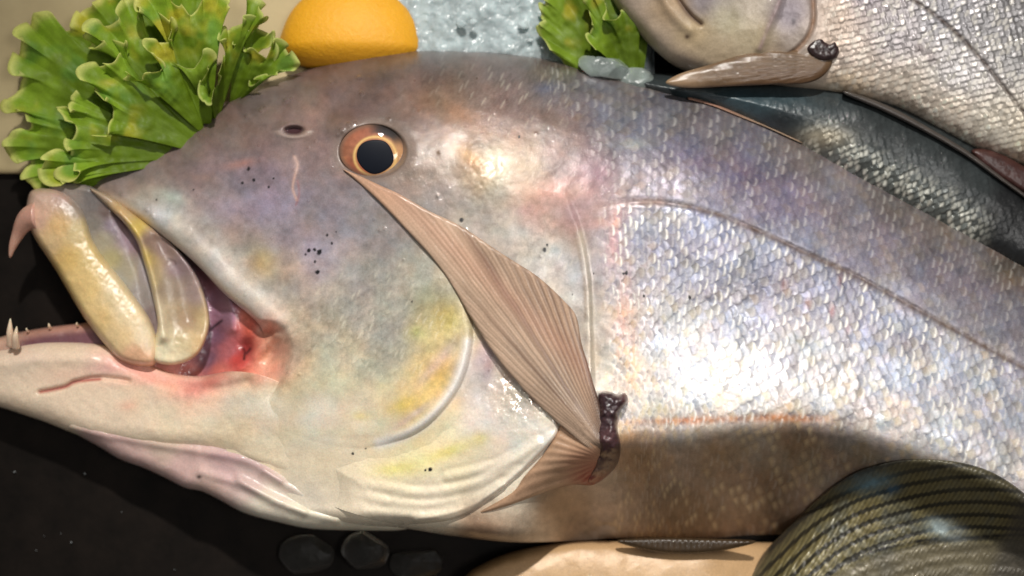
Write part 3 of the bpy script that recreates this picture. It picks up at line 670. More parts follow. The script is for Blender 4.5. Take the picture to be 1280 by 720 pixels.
def col_lin(x, y, d):
    rgb, m = F_lin(x, y)
    rgb *= (1 + .5 * fbm(x, y, 12, 81, 3))[:, None]
    rgb = stroke(rgb, x, y, [(304, 436), (308, 442), (313, 436)], 1.8, (30, 14, 20), .95)
    rgb = stroke(rgb, x, y, [(306, 441), (305, 449)], 1.6, (30, 14, 20), .95)
    rgb = stroke(rgb, x, y, [(264, 411), (272, 405), (277, 401)], 1.8, (30, 20, 30), .9)
    rgb = stroke(rgb, x, y, [(320, 418), (310, 428), (302, 440)], 5, (130, 26, 28), .4)
    w = ss(312, 332, x) * ss(400, 414, y)
    rgb = rgb + (col_main(x, y)[0] - rgb) * w[:, None]
    return np.clip(rgb, .003, .9), simple_pbr(len(x), 0, .28)
patch('mouth_lining', LINING, z_lin, col_lin, M_skin, fish, 1.3, low=4)

# far upper lip: brown strip inside the open mouth
patch('far_upper_lip', smooth([(60, 300), (78, 340), (94, 372), (104, 396), (114, 406), (130, 404), (126, 380), (104, 340), (80, 296)], True, 5),
      lambda x, y, d: 26 + 16 * dome(d, 9), flat_cf((170, 116, 74), 0, .35, .25), M_flesh, fish, 1.6, low=2)

# grey membrane between lip and jaw bone
MEMB = smooth([(62, 232), (100, 230), (128, 240), (158, 262), (175, 290), (186, 330), (194, 370), (200, 410), (198, 440), (180, 430), (150, 380), (110, 320), (80, 270)], True, 5)
F_mem = field([(90, 245, 138, 126, 118, 0), (112, 250, 112, 106, 104, 0), (135, 268, 108, 90, 84, 0), (140, 285, 142, 128, 142, 0), (160, 300, 152, 134, 148, 0), (165, 272, 128, 74, 78, 0), (176, 300, 140, 106, 116, 0), (130, 300, 158, 150, 128, 0), (140, 325, 168, 158, 116, 0), (165, 340, 166, 156, 132, 0), (150, 350, 150, 148, 138, 0), (175, 370, 148, 140, 136, 0), (186, 400, 132, 116, 116, 0), (120, 280, 130, 124, 116, 0), (180, 340, 156, 146, 150, 0)], 9, 5)
patch('lip_membrane', MEMB, lambda x, y, d: 84 + 8 * dome(d, 8) - 10 * np.exp(-(line_d(smooth([(150, 268), (172, 310), (190, 380), (196, 420)]), x, y, 40) / 9) ** 2) + 3 * fbm(x, y, 22, 4, 3) + .8 * fbm(x, y, 6, 2, 2),
      lambda x, y, d: (F_mem(x, y)[0] * (1 + .2 * fbm(x, y, 10, 3, 3))[:, None], simple_pbr(len(x), 0, .32)), M_flesh, fish, 1.3, low=20)

# upper jaw: the thick yellowish lip
LIP = smooth([(40, 238), (34, 252), (33, 268), (37, 284), (46, 302), (58, 320), (70, 338), (84, 362), (97, 384), (110, 404), (122, 420), (134, 434), (145, 446), (158, 454), (176, 458), (192, 457), (198, 444), (195, 420), (188, 400), (174, 378), (158, 356), (142, 336), (128, 318), (117, 300), (112, 284), (106, 266), (96, 252), (80, 240), (62, 235)], True, 4)
F_lip = field([(50, 245, 196, 166, 148, 0), (75, 246, 182, 152, 140, 0), (95, 258, 150, 136, 124, 0), (48, 270, 214, 176, 154, 0), (70, 280, 212, 176, 122, 0), (95, 285, 198, 178, 130, 0), (60, 305, 216, 186, 140, 0), (85, 320, 214, 180, 112, 0), (110, 320, 206, 182, 126, 0), (85, 355, 216, 186, 126, 0), (115, 360, 220, 190, 130, 0), (140, 360, 216, 196, 156, 0), (125, 400, 218, 188, 132, 0), (160, 390, 224, 204, 166, 0), (150, 425, 222, 194, 146, 0), (180, 420, 224, 206, 174, 0), (170, 445, 226, 178, 142, 0)], 10, 6)
upper = patch('upper_lip', LIP, lambda x, y, d: 80 + 20 * dome(d, 9) + 10 * dome(d, 28, 1.4) + 10 * ss(240, 440, y) + 3 * fbm(x, y, 30, 8, 3) + 1.3 * fbm(x, y, 8, 9, 3) + .4 * fbm(x, y, 5, 5, 2),
      lambda x, y, d: (F_lip(x, y)[0] * (1 + .28 * fbm(x, y, 14, 5, 4))[:, None], simple_pbr(len(x), 0, .34)), M_flesh, fish, 1.25, low=16)

# maxilla: the broad jaw bone behind the lip
MAXI = smooth([(112, 236), (136, 244), (160, 262), (182, 278), (206, 296), (226, 316), (242, 338), (252, 358), (260, 384), (262, 406), (256, 428), (246, 444), (228, 454), (206, 456), (190, 448), (194, 424), (197, 404), (192, 376), (186, 350), (178, 322), (170, 300), (156, 280), (138, 262)], True, 5)
F_max = field([(125, 245, 166, 146, 124, 0), (155, 268, 200, 168, 122, 0), (172, 290, 206, 180, 96, 0), (182, 320, 204, 178, 104, 0), (190, 350, 198, 178, 132, 0), (196, 390, 214, 200, 170, 0), (205, 430, 222, 212, 180, 0), (190, 300, 150, 126, 116, 0), (205, 310, 138, 116, 112, 0), (225, 335, 140, 120, 124, 0), (215, 360, 152, 136, 120, 0), (240, 365, 158, 138, 134, 0), (220, 390, 168, 148, 120, 0), (238, 400, 164, 138, 116, 0), (230, 430, 204, 186, 148, 0), (252, 400, 190, 168, 126, 0), (250, 430, 208, 178, 132, 0), (220, 448, 222, 206, 172, 0)], 9, 6)
def z_max(x, y, d):
    z = 92 + 11 * dome(d, 6)
    z += 13 * np.exp(-(line_d(smooth([(150, 266), (172, 292), (186, 330), (196, 372), (204, 420)]), x, y, 40) / 8) ** 2)
    z -= 10 * np.exp(-(line_d(smooth([(200, 304), (224, 345), (236, 400)]), x, y, 50) / 12) ** 2)
    z += 8 * ss(390, 440, y)
    return z + 3 * fbm(x, y, 20, 28, 3) + .9 * fbm(x, y, 6, 29, 2)
def col_max(x, y, d):
    rgb = F_max(x, y)[0] * (1 + .3 * fbm(x, y, 12, 15, 4))[:, None]
    rgb = stroke(rgb, x, y, [(210, 323), (218, 326), (220, 330)], 1.3, (70, 54, 54), .6)
    rgb = stroke(rgb, x, y, MAXI[36:66] + np.array([-3, -1]), 3, (206, 180, 140), .4)
    return rgb, simple_pbr(len(x), 0, .33)
patch('jaw_bone', MAXI, z_max, col_max, M_flesh, fish, 1.25, low=40)

# teeth
def tooth(pts, radii, rgb1, rgb2, parent=fish):
    P = np.array([W(np.float64(a), np.float64(b), np.float64(c)) for a, b, c in pts])
    n = 10
    V, F = tube(P, np.array(radii) * S, n)
    t = np.concatenate([np.repeat(np.linspace(0, 1, len(P)), n), [0, 1]])
    c = lin(rgb1)[None] * (1 - t)[:, None] + lin(rgb2)[None] * t[:, None]
    return mesh_obj('tooth', V, F, M_flesh, parent, c, simple_pbr(len(V), 0, .3))
HK = smooth([(50, 270, 94), (39, 272, 92), (29, 281, 88), (22, 294, 82), (16, 308, 78), (12.5, 322, 74)], n=3)
tooth(HK, np.interp(np.linspace(0, 1, len(HK)), [0, .25, .5, .8, 1], [20, 15, 9, 5, 1.2]), (206, 158, 140), (214, 168, 146))
for bx, by, tx, ty, zb, r in ((14, 432, 13, 398, 92, 5.5), (20, 434, 21, 408, 98, 5.0), (64, 411, 61, 404, 70, 2.4), (98, 408, 96, 403, 70, 2.0), (-16, 434, -18, 404, 92, 5), (36, 415, 33, 410, 70, 2.0)):
    P = smooth([(bx, by, zb - 8), ((bx + tx) / 2 - 1, (by + ty) / 2, zb + 2), (tx, ty, zb + 4)], n=4)
    tooth(P, np.interp(np.linspace(0, 1, len(P)), [0, .5, 1], [r, r * .8, .5]), (222, 190, 166), (236, 214, 184))

# --- eye
ex, ey = EYE
ang = np.linspace(0, 2 * math.pi, 72, endpoint=False)
er = 1 + .03 * np.sin(2 * ang + .6) + .02 * np.sin(3 * ang)
EYEP = np.stack([ex + 41 * er * np.cos(ang), ey - 1 + 33 * er * np.sin(ang)], 1)
zeye = float(z_main(np.array([float(ex)]), np.array([float(ey)]))[0])
PUP = (469.0, 195.5)
def z_eye(x, y, d):
    e = np.sqrt(((x - ex) / 42) ** 2 + ((y - ey) / 34) ** 2)
    return zeye - 10 + 12 * np.sqrt(np.clip(1 - e * e * .9, 0, 1))
def col_eye(x, y, d):
    a = np.arctan2(y - PUP[1], x - PUP[0]); r = np.hypot((x - PUP[0]) / 24.4, (y - PUP[1]) / 22.8)
    c = np.tile(lin((142, 92, 68)), (len(x), 1))
    c *= (1 + .9 * fbm(x, y, 9, 3, 3) + .06 * np.sin(a * 23 + 5 * fbm(x, y, 12, 4)))[:, None]
    right = ss(-.2, .9, np.cos(a - .35))
    c = mixc(c, (184, 140, 96), .8 * right)
    c = mixc(c, (160, 62, 44), .6 * np.exp(-((a - 2.1) / .8) ** 2))
    c = mixc(c, (150, 76, 54), .4 * np.exp(-((a + 2.1) / .7) ** 2))
    c = mixc(c, (214, 176, 110), .9 * np.exp(-((r - 1.07) / .075) ** 2))
    c = mixc(c, (196, 132, 88), .5 * np.exp(-((r - 1.7) / .2) ** 2) * (a > -1.2))
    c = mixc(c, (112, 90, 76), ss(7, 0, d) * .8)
    a2 = np.arctan2((y - ey) / 34, (x - ex) / 42); e = np.hypot((x - ex) / 42, (y - ey) / 34)
    c = mixc(c, (24, 22, 24), .97 * np.exp(-((a2 + 1.02) / .62) ** 4) * ss(.64, .78, e + .25 * (a2 + 1.02) ** 2 * 0 + .06 * fbm(x, y, 8, 3)))  # dark crescent: the brow's shadow painted on the top of the eye
    return c, simple_pbr(len(x), 0, .55)
eye = patch('eye', EYEP, z_eye, col_eye, M_eye, fish, .8, low=zeye - 30)
pa = np.linspace(0, 2 * math.pi, 60, endpoint=False)
PUPP = np.stack([PUP[0] + 23 * np.cos(pa) + .8 * np.sin(3 * pa), PUP[1] + 21.4 * np.sin(pa) + .6 * np.cos(4 * pa)], 1)
patch('pupil', PUPP, lambda x, y, d: z_eye(x, y, d) + .7 * dome(d, 2), lambda x, y, d: (np.tile(lin((17, 21, 30)), (len(x), 1)), simple_pbr(len(x), 0, .2)), M_pupil, eye, .8, thick=1.2)

# --- pectoral fin laid forward over the cheek
FU = smooth([(428, 211), (450, 220), (476, 232), (500, 243), (537, 264), (575, 282), (614, 308), (640, 325), (674, 347), (708, 379), (721, 397), (727, 429), (735, 455), (742, 480), (750, 505), (757, 530)], n=5)
FL = smooth([(428, 211), (446, 226), (466, 244), (484, 262), (503, 282), (522, 302), (540, 322), (556, 343), (568, 362), (582, 386), (598, 412), (616, 440), (640, 470), (664, 497), (690, 522), (716, 545), (738, 562), (757, 570)], n=5)
FIN = np.concatenate([FU, FL[:0:-1]])
def fin_q(x, y):
    a = pdist(FU, x, y)[0]; b = pdist(FL, x, y)[0]
    th = np.degrees(np.arctan2(572 - y, 764 - x))
    q = np.clip((80 - th) / 44.0, -.2, 1.4)
    q = q + .10 * ss(560, 440, x) * (a / (a + b + 1e-6) - .5)
    return q, a + b
def z_fin(x, y, d):
    q, w = fin_q(x, y)
    s = ss(440, 560, x)
    z = z_main(x, y) + 6 + 2 * s + 9 * ss(555, 630, x) + 3 * ss(600, 740, x) * np.sin(math.pi * np.clip(q, 0, 1))
    qq = q + .012 * fbm(x, y, 60, 5) * 2
    am = np.clip(w / 60, .25, 1)
    z += am * (.40 * np.abs(np.cos(math.pi * 19 * qq)) + .22 * np.cos(2 * math.pi * 47 * qq))
    z += 1.0 * np.sin(qq * 9 + 1.0) * am + 2.5 * fbm(x, y, 60, 15)
    return z - 3 * (1 - dome(d, 4))
def col_fin(x, y, d):
    q, w = fin_q(x, y)
    qq = q + .012 * fbm(x, y, 60, 5) * 2
    c = np.tile(lin((204, 176, 152)), (len(x), 1))
    c = mixc(c, (192, 154, 128), .45 * np.exp(-((qq - .25) / .2) ** 2))
    c = mixc(c, (206, 166, 136), ss(520, 470, x) * .7)
    ray = np.abs(np.cos(math.pi * 19 * qq))
    c *= (1 + .10 * (ray - .6) + .08 * np.cos(2 * math.pi * 41 * qq) + .5 * fbm(qq * 300, (x + y) * .35, 30, 8, 3) + .2 * fbm(x, y, 40, 9))[:, None]
    bk = ss(570, 735, x)
    c = mixc(c, (88, 66, 54), bk * .68 * (1 - ray) ** .9)
    c = mixc(c, (112, 78, 66), .55 * np.exp(-((qq - .52) / .02) ** 2) * ss(540, 600, x))
    c = mixc(c, (120, 90, 74), .5 * np.exp(-((qq - .70) / .025) ** 2) * ss(560, 640, x))
    c = mixc(c, (66, 46, 44), .85 * np.exp(-(pdist(FU, x, y)[0] / 4) ** 2) * ss(715, 735, x))
    c = mixc(c, (206, 150, 126), .3 * np.exp(-((y - .9 * x + 200) / 20) ** 2))
    c = mixc(c, (70, 50, 50), ss(735, 757, x) * .7)
    return np.clip(c, .003, .9), np.stack([np.zeros(len(x)), .30 + .12 * fbm(x, y, 20, 4), np.zeros(len(x))], 1)
pect = patch('pectoral_fin', FIN, z_fin, col_fin, M_fin, fish, 1.1, thick=1.6)

# lower rays of the same fin, folded back under the flap
LOBE = smooth([(640, 616), (655, 596), (676, 572), (694, 546), (706, 524), (730, 540), (756, 560), (752, 590), (742, 606), (715, 606), (680, 616), (630, 634), (600, 640)], True, 5)
def z_lobe(x, y, d):
    th = np.arctan2(y - 575, 760 - x)
    return z_main(x, y) + 7 + 10 * np.exp(-((x - 745) / 25) ** 2) + .5 * np.cos(th * 42) - 6 * (1 - dome(d, 6)) + 2 * fbm(x, y, 20, 6)
def col_lobe(x, y, d):
    th = np.arctan2(y - 575, 760 - x)
    c = np.tile(lin((196, 160, 130)), (len(x), 1)) * (1 + .10 * np.cos(th * 42) + .3 * fbm(x, y, 20, 3))[:, None]
    c = mixc(c, (186, 92, 74), .75 * ss(690, 745, x) * ss(545, 600, y))
    c = mixc(c, (170, 64, 56), .6 * np.exp(-(((x - 738) / 16) ** 2 + ((y - 598) / 9) ** 2)))
    return c, simple_pbr(len(x), 0, .34)
patch('lower_fin_rays', LOBE, z_lobe, col_lobe, M_fin, fish, 1.3, thick=4)

# dark fleshy fin root
ROOT = smooth([(748, 492), (760, 489), (772, 493), (781, 491), (785, 501), (775, 516), (772, 535), (776, 558), (772, 580), (758, 596), (742, 606), (734, 600), (744, 580), (748, 560), (746, 535), (748, 512)], True, 5)
def z_root(x, y, d):
    return z_main(x, y) + 16 * dome(d, 12) + 8 + 9 * fbm(x, y, 12, 5, 3) + 1.5 * fbm(x, y, 5, 6, 2)
def col_root(x, y, d):
    c = np.tile(lin((58, 40, 44)), (len(x), 1)) * (1 + .8 * fbm(x, y, 10, 7, 3))[:, None]
    c = mixc(c, (104, 72, 74), .6 * np.exp(-(((x - 762) / 14) ** 2 + ((y - 548) / 14) ** 2)))
    c = mixc(c, (120, 96, 84), ss(562, 590, y) * .8)
    c = mixc(c, (150, 60, 52), ss(585, 604, y) * .7)
    c = mixc(c, (110, 66, 64), ss(772, 786, x) * .5)
    return np.clip(c, .003, 1), simple_pbr(len(x), 0, .28)
patch('fin_root', ROOT, z_root, col_root, M_flesh, fish, 1.2, low=90)

# folded dorsal fin: a pale fold and dark spines along the back
DF = np.concatenate([smooth([(858, 117), (885, 120), (915, 127), (950, 140), (985, 156), (1012, 172), (1026, 180)], n=5), smooth([(1026, 186), (1000, 178), (960, 160), (925, 146), (890, 132), (860, 124)], n=5)])
def col_df(x, y, d):
    c = np.tile(lin((172, 146, 124)), (len(x), 1)) * (1 + .4 * fbm(x, y, 12, 3))[:, None]
    c = mixc(c, (190, 130, 112), ss(960, 880, x) * .5)
    return c, simple_pbr(len(x), 0, .3)
patch('dorsal_fin', DF, lambda x, y, d: np.maximum(z_main(x, y), 62) + 6 + 5 * dome(d, 5), col_df, M_fin, fish, 1.2, low=20)
SPN = smooth([(1180, 262), (1210, 280), (1240, 297), (1258, 306), (1268, 311)], n=4)
P = W(SPN[:, 0], SPN[:, 1], np.linspace(66, 74, len(SPN)))
V, F = tube(P, np.interp(np.linspace(0, 1, len(P)), [0, .8, 1], [4.5, 2.6, .6]) * S, 8)
mesh_obj('dorsal_spine', V, F, M_fin, fish, np.tile(lin((196, 186, 172)), (len(V), 1)), simple_pbr(len(V), 0, .3))

# ================================================================== NEIGHBOUR FISH
def along(x, y, ang):
    a = math.radians(ang)
    return x * math.cos(a) + y * math.sin(a), -x * math.sin(a) + y * math.cos(a)

# --- silver fish, upper right
F2 = smooth([(748, -60), (757, -22), (766, 2), (782, 24), (800, 44), (822, 66), (846, 84), (880, 96), (930, 104), (985, 112), (1040, 118), (1090, 128), (1130, 140), (1175, 164), (1225, 190), (1262, 203), (1320, 222), (1420, 262), (1500, 300), (1520, 60), (1400, -90), (1240, -190), (1050, -210), (880, -170)], True, 5)
LL2 = smooth([(1040, -60), (1090, -34), (1140, -2), (1190, 36), (1230, 78), (1262, 118), (1290, 150), (1340, 190), (1420, 230)], n=4)
GE2 = smooth([(1008, -60), (1014, -20), (1017, 20), (1012, 42), (1000, 58), (985, 70)], n=4)
PE2 = smooth([(985, -40), (975, 0), (962, 30), (950, 60)], n=4)
M2 = smooth([(830, -40), (846, -4), (862, 18), (876, 30)], n=4)
CP2 = [(775, 10, 164.77, 148.87, 135.6, 0), (820, 50, 169.26, 152.03, 133.4, 0), (860, 80, 149.7, 133.8, 117.35, 0), (800, -20, 173.28, 156.06, 140.27, 0), (840, 10, 170.02, 146.17, 117.81, 0), (870, 40, 179.04, 157.85, 123.01, 0), (900, 60, 166.56, 149.33, 123.79, 0), (880, 5, 121.73, 113.79, 121.29, 0.1), (905, 25, 168.45, 159.17, 132.56, 0), (940, 50, 172.42, 157.85, 129.83, 0.05), (940, 0, 165.62, 153.7, 139.21, 0.1),
       (985, 20, 136.28, 127.01, 136.28, 0.15), (1000, 45, 165.8, 152.55, 142.11, 0.2), (960, 80, 149.65, 128.46, 107.75, 0), (1040, 20, 195.52, 176.8, 162.24, 0.3), (1060, 70, 208, 193.44, 183.04, 0.4), (1040, 60, 203.84, 183.04, 166.4, 0.3), (1060, 110, 214.24, 193.44, 166.4, 0.4), (1120, 120, 220.48, 205.92, 189.28, 0.5), (1120, 40, 176.8, 170.56, 172.64, 0.5), (1080, -10, 162.24, 153.92, 160.16, 0.4),
       (1180, 20, 156, 153.92, 158.08, 0.5), (1200, 90, 193.44, 189.28, 189.28, 0.5), (1250, 30, 151.84, 149.76, 151.84, 0.5), (1180, 140, 224.64, 210.08, 193.44, 0.5), (1240, 170, 224.64, 214.24, 197.6, 0.5), (1280, 190, 214.24, 199.68, 176.8, 0.4), (1280, 60, 156, 153.92, 153.92, 0.5), (1350, 150, 187.2, 183.04, 178.88, 0.5), (1200, -60, 124.8, 120.64, 122.72, 0.4), (900, -80, 132.85, 119.6, 109.54, 0.1)]
F_2 = field(CP2, 18, 8)
def d2m(x): return ss(1018, 1050, x)
def uv2(x, y):
    u, v = along(x, y, 30)
    return u / 10.5 + .3 * fbm(x, y, 60, 3), v / 5.0 + .4 * fbm(x, y, 60, 4)
def z_f2(x, y, d):
    z = 58 + 58 * dome(np.minimum(d, 190), 150, 2.2) + 14 * dome(d, 22)
    l = ss(60, 20, d) * ss(1000, 1060, x)
    z -= 4 * (1 - ss(0, 5, line_d(GE2, x, y, 30))) - 4 * np.exp(-(line_d(PE2, x, y, 30) / 6) ** 2)
    z -= 7 * np.exp(-(line_d(M2, x, y, 30) / 3) ** 2) - 5 * np.exp(-(line_d(M2 + np.array([-14, 6]), x, y, 30) / 8) ** 2)
    z -= 1.6 * np.exp(-(line_d(LL2, x, y, 20) / 2.5) ** 2)
    du, dv, r1, r2, r3, rim = scale_field(*uv2(x, y), 27)
    z += d2m(x) * (1.0 * du + 1.6 * (r1 - .5) * du + 1.6 * (r2 - .5) * dv)
    return z + 3 * fbm(x, y, 40, 5, 3) + (1 - d2m(x)) * 1.5 * fbm(x, y, 12, 6, 3)
def col_f2(x, y, d):
    rgb, met = F_2(x, y)
    rgb *= (1 + .4 * fbm(x, y, 20, 33, 3))[:, None]
    du, dv, r1, r2, r3, rim = scale_field(*uv2(x, y), 27)
    w = d2m(x)
    rgb *= (1 + w * (.55 * (r1 - .5) + .45 * (du - .1) - .35 * np.exp(-((rim - .95) / .12) ** 2)))[:, None]
    rgb = mixc(rgb, (236, 230, 218), w * np.exp(-((du - .5) / .3) ** 2) * (r3 < .4) * .5)
    rgb = stroke(rgb, x, y, LL2, 2.4, (84, 68, 60), .8, .3)
    rgb = stroke(rgb, x, y, GE2, 3, (140, 106, 80), .75, .3)
    rgb = stroke(rgb, x, y, PE2, 3, (132, 108, 108), .6, .3)
    rgb = stroke(rgb, x, y, M2, 2.6, (92, 70, 56), .85)
    rgb = blob(rgb, x, y, 859, 46, 3.5, 3.2, (60, 40, 30), .95)
    rgb = blob(rgb, x, y, 992, 27, 3.5, 5, (60, 54, 60), .8)
    rgb = blob(rgb, x, y, 1165, 72, 10, 8, (96, 72, 76), .5, 40)
    rgb = blob(rgb, x, y, 1150, 60, 7, 5, (96, 72, 76), .5, 40)
    return np.clip(rgb, .003, .92), np.stack([np.clip(met + w * .2 * (r3 - .5), 0, .8), .36 + .2 * w * (r2 - .5), 0 * x], 1)
fish2 = thing('fish', 1080, 30, 0, 'pale silver fish lying above the dark one, lateral line at top right corner', 'fish')
patch('body', F2, z_f2, col_f2, M_far, fish2, 1.35, low=4)
FP2 = smooth([(832, 104), (850, 92), (890, 80), (930, 68), (970, 62), (1005, 62), (1025, 55), (1040, 60), (1042, 76), (1030, 94), (1008, 104), (960, 106), (910, 108), (860, 110)], True, 5)
def q2(x, y): return np.arctan2(y - 78, 1075 - x)
def col_fp2(x, y, d):
    c = np.tile(lin((98, 76, 54)), (len(x), 1)) * (1 + .08 * np.cos(q2(x, y) * 110) + .4 * fbm(x, y, 18, 3))[:, None]
    c = mixc(c, (84, 58, 36), .6 * ss(78, 92, y) * ss(900, 960, x)); c = mixc(c, (176, 148, 118), .5 * ss(900, 840, x))
    return c, simple_pbr(len(x), 0, .35)
patch('pectoral_fin', FP2, lambda x, y, d: 112 + 6 * dome(d, 12) + .2 * np.cos(q2(x, y) * 110) + 2 * fbm(x, y, 20, 7), col_fp2, M_far, fish2, 1.3, thick=5)
FR2 = smooth([(1008, 62), (1016, 50), (1028, 46), (1036, 54), (1044, 50), (1050, 60), (1046, 72), (1034, 76), (1022, 74)], True, 5)
patch('fin_root', FR2, lambda x, y, d: 116 + 8 * dome(d, 8) + 4 * fbm(x, y, 8, 3), flat_cf((48, 34, 34), 0, .32, .4, 8), M_far, fish2, 1.2, low=80)
# dark red torn tissue at the belly edge of the silver fish
patch('belly_fin', smooth([(1214, 190), (1228, 186), (1250, 192), (1275, 205), (1300, 222), (1320, 250), (1290, 246), (1262, 230), (1236, 212)], True, 5),
      lambda x, y, d: 92 + 8 * dome(d, 8) + 2 * fbm(x, y, 9, 2), flat_cf((64, 36, 32), 0, .35, .4, 10), M_far, fish2, 1.5, low=40)

# --- dark slim fish wedged between
F3 = smooth([(770, 96), (830, 92), (900, 92), (1000, 96), (1080, 106), (1150, 134), (1210, 166), (1270, 204), (1340, 250), (1440, 320), (1500, 400), (1440, 440), (1340, 390), (1250, 345), (1150, 292), (1060, 236), (980, 188), (900, 150), (820, 124)], True, 5)
def uv3(x, y):
    u, v = along(x, y, 29)
    return u / 9.5 + .3 * fbm(x, y, 60, 13) + .4 * fbm(x, y, 9, 15), v / 5.6 + .4 * fbm(x, y, 60, 14) + .5 * fbm(x, y, 9, 16)
def m3(x, y):
    u, v = along(x - 1000, y - 168, 29)
    return ss(-10, 30, u) * ss(-42, 4, v + 10 * fbm(x, y, 26, 5)) * ss(280, 230, u)
def z_f3(x, y, d):
    z = 40 + 64 * dome(d, 60, 2.1)
    du, dv, r1, r2, r3, rim = scale_field(*uv3(x, y), 37)
    z += (.25 + m3(x, y)) * (1.0 * du + 2.4 * (r1 - .5) * du + 2.2 * (r2 - .5) * dv)
    return z + 4 * fbm(x, y, 40, 5, 3)
def col_f3(x, y, d):
    c = np.tile(lin((46, 51, 52)), (len(x), 1))
    c = mixc(c, (48, 70, 78), .7 * np.exp(-(((x - 930) / 90) ** 2 + ((y - 128) / 26) ** 2)))
    u, v = along(x - 1000, y - 168, 29)
    c = mixc(c, (20, 21, 23), .92 * ss(232, 262, u)); c = mixc(c, (26, 30, 34), .85 * np.exp(-(((x - 975) / 26) ** 2 + ((y - 150) / 14) ** 2)))
    c *= (1 + .5 * fbm(x, y, 24, 43, 4))[:, None]
    du, dv, r1, r2, r3, rim = scale_field(*uv3(x, y), 37)
    w = m3(x, y)
    c = mixc(c, (118, 122, 118), w * .6)
    c *= (1 + (.3 + .7 * w) * (.9 * (r1 - .5) + .4 * (du - .1) - .4 * np.exp(-((rim - .95) / .12) ** 2)))[:, None]
    c = mixc(c, (240, 238, 224), w * np.exp(-((du - .45) / .3) ** 2) * (1 - dv * dv) * (r3 < .5) * .75)  # near-white glints painted on random silver scales
    c = mixc(c, (186, 174, 150), .7 * np.exp(-(((x - 1030) / 26) ** 2 + ((y - 172) / 12) ** 2)))
    return np.clip(c, .003, .9), np.stack([.1 + .5 * w, .34 + .2 * w * (r2 - .5), 0 * x], 1)
fish3 = thing('fish', 1120, 220, 0, 'slim dark teal-grey fish wedged between the large fish and the silver fish', 'fish')
patch('body', F3, z_f3, col_f3, M_far, fish3, 1.35, low=4)
BK = smooth([(1060, 114), (1110, 132), (1160, 159), (1210, 189), (1255, 223), (1280, 241), (1300, 257), (1297, 259), (1250, 226), (1205, 194), (1150, 162), (1100, 137), (1058, 119)], True, 4)
patch('dorsal_fin', BK, lambda x, y, d: 100 + 5 * dome(d, 4) + 0 * x, flat_cf((66, 60, 56), 0, .35, .3, 10), M_far, fish3, 1.5, low=70)

# --- striped fish, lower right
F4 = smooth([(915, 760), (935, 718), (955, 690), (985, 660), (1015, 630), (1045, 605), (1075, 588), (1110, 578), (1150, 574), (1195, 577), (1235, 588), (1272, 610), (1310, 645), (1350, 700), (1380, 790), (1380, 900), (900, 900)], True, 5)
# stripes: arcs that climb from lower left to the right
BASE4 = smooth([(880, 800), (960, 720), (1010, 672), (1060, 640), (1120, 618), (1180, 606), (1240, 604), (1300, 612), (1400, 640)], n=5)
LL4 = smooth([(1000, 760), (1040, 716), (1080, 694), (1120, 682), (1160, 675), (1200, 672), (1240, 670), (1300, 668), (1380, 668)], n=4)
def w4(x, y):
    # signed offset across the stripes
    a = y - np.interp(x, BASE4[:, 0], BASE4[:, 1])
    sl = np.interp(x, [900, 1000, 1060, 1120, 1180, 1300], [-1.0, -.8, -.45, -.28, -.1, .1])
    return a / np.sqrt(1 + sl * sl)
def stripe4(x, y):
    return .5 + .5 * np.cos(2 * math.pi * (w4(x, y) + 5 * fbm(x, y, 60, 3)) / 15.5)
def z_f4(x, y, d):
    za = 34 + 84 * dome(d, 130, 2.1); zb = z_main(x, y) + 5 + 9 * dome(d, 14)
    z = .5 * (za + zb + np.sqrt((za - zb) ** 2 + 46.0 ** 2 * ss(10, 60, d)))
    u, v = along(x, y, 0)
    z += .4 * np.cos(2 * math.pi * (x * .9 + y * .55 + 4 * fbm(x, y, 14, 7)) / 5.6) * stripe4(x, y) + .8 * stripe4(x, y)
    return z + 3 * fbm(x, y, 50, 3, 3) + 1.7 * fbm(x, y, 6, 4, 2)
def col_f4(x, y, d):
    c = np.tile(lin((106, 98, 66)), (len(x), 1)); n = fbm(x, y, 30, 5, 4)
    c = mixc(c, (102, 92, 58), ss(0, .3, n)); c = mixc(c, (88, 88, 76), ss(0, -.3, n))
    low = ss(0, 14, y - np.interp(x, LL4[:, 0], LL4[:, 1]))
    st = stripe4(x, y)
    pl = np.cos(2 * math.pi * (x * .9 + y * .55 + 3 * fbm(x, y, 14, 7)) / 5.6)
    c *= (1 + .24 * pl * (1 - .3 * low) + .5 * fbm(x, y, 6, 8, 3))[:, None]
    c = mixc(c, (26, 24, 18), (1 - low) * .92 * ss(.44, .10, st + .10 * pl))
    c = mixc(c, (106, 99, 82), low * .75)
    c *= (1 + .35 * low * fbm(x * .25, y, 5, 18, 2) + .3 * fbm(x, y, 20, 19, 3))[:, None]
    c = stroke(c, x, y, LL4, 2.6, (26, 24, 20), .9, .6)
    c = blob(c, x, y, 1085, 602, 30, 12, (110, 146, 164), .85, -8, .8); c = blob(c, x, y, 1116, 612, 12, 7, (60, 96, 124), .7, -10, .8)
    c = blob(c, x, y, 1176, 660, 17, 10, (176, 196, 196), .85, 15, .9); c = blob(c, x, y, 1186, 662, 26, 12, (150, 158, 160), .5, 20, .8)
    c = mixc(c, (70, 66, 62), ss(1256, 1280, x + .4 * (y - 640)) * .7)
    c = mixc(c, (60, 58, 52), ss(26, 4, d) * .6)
    return np.clip(c, .003, .9), np.stack([np.full(len(x), .2), .42 + .2 * fbm(x, y, 9, 3), 0 * x], 1)
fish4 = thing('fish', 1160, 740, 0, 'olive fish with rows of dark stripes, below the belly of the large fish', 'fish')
patch('body', F4, z_f4, col_f4, M_far, fish4, 1.3, low=4)

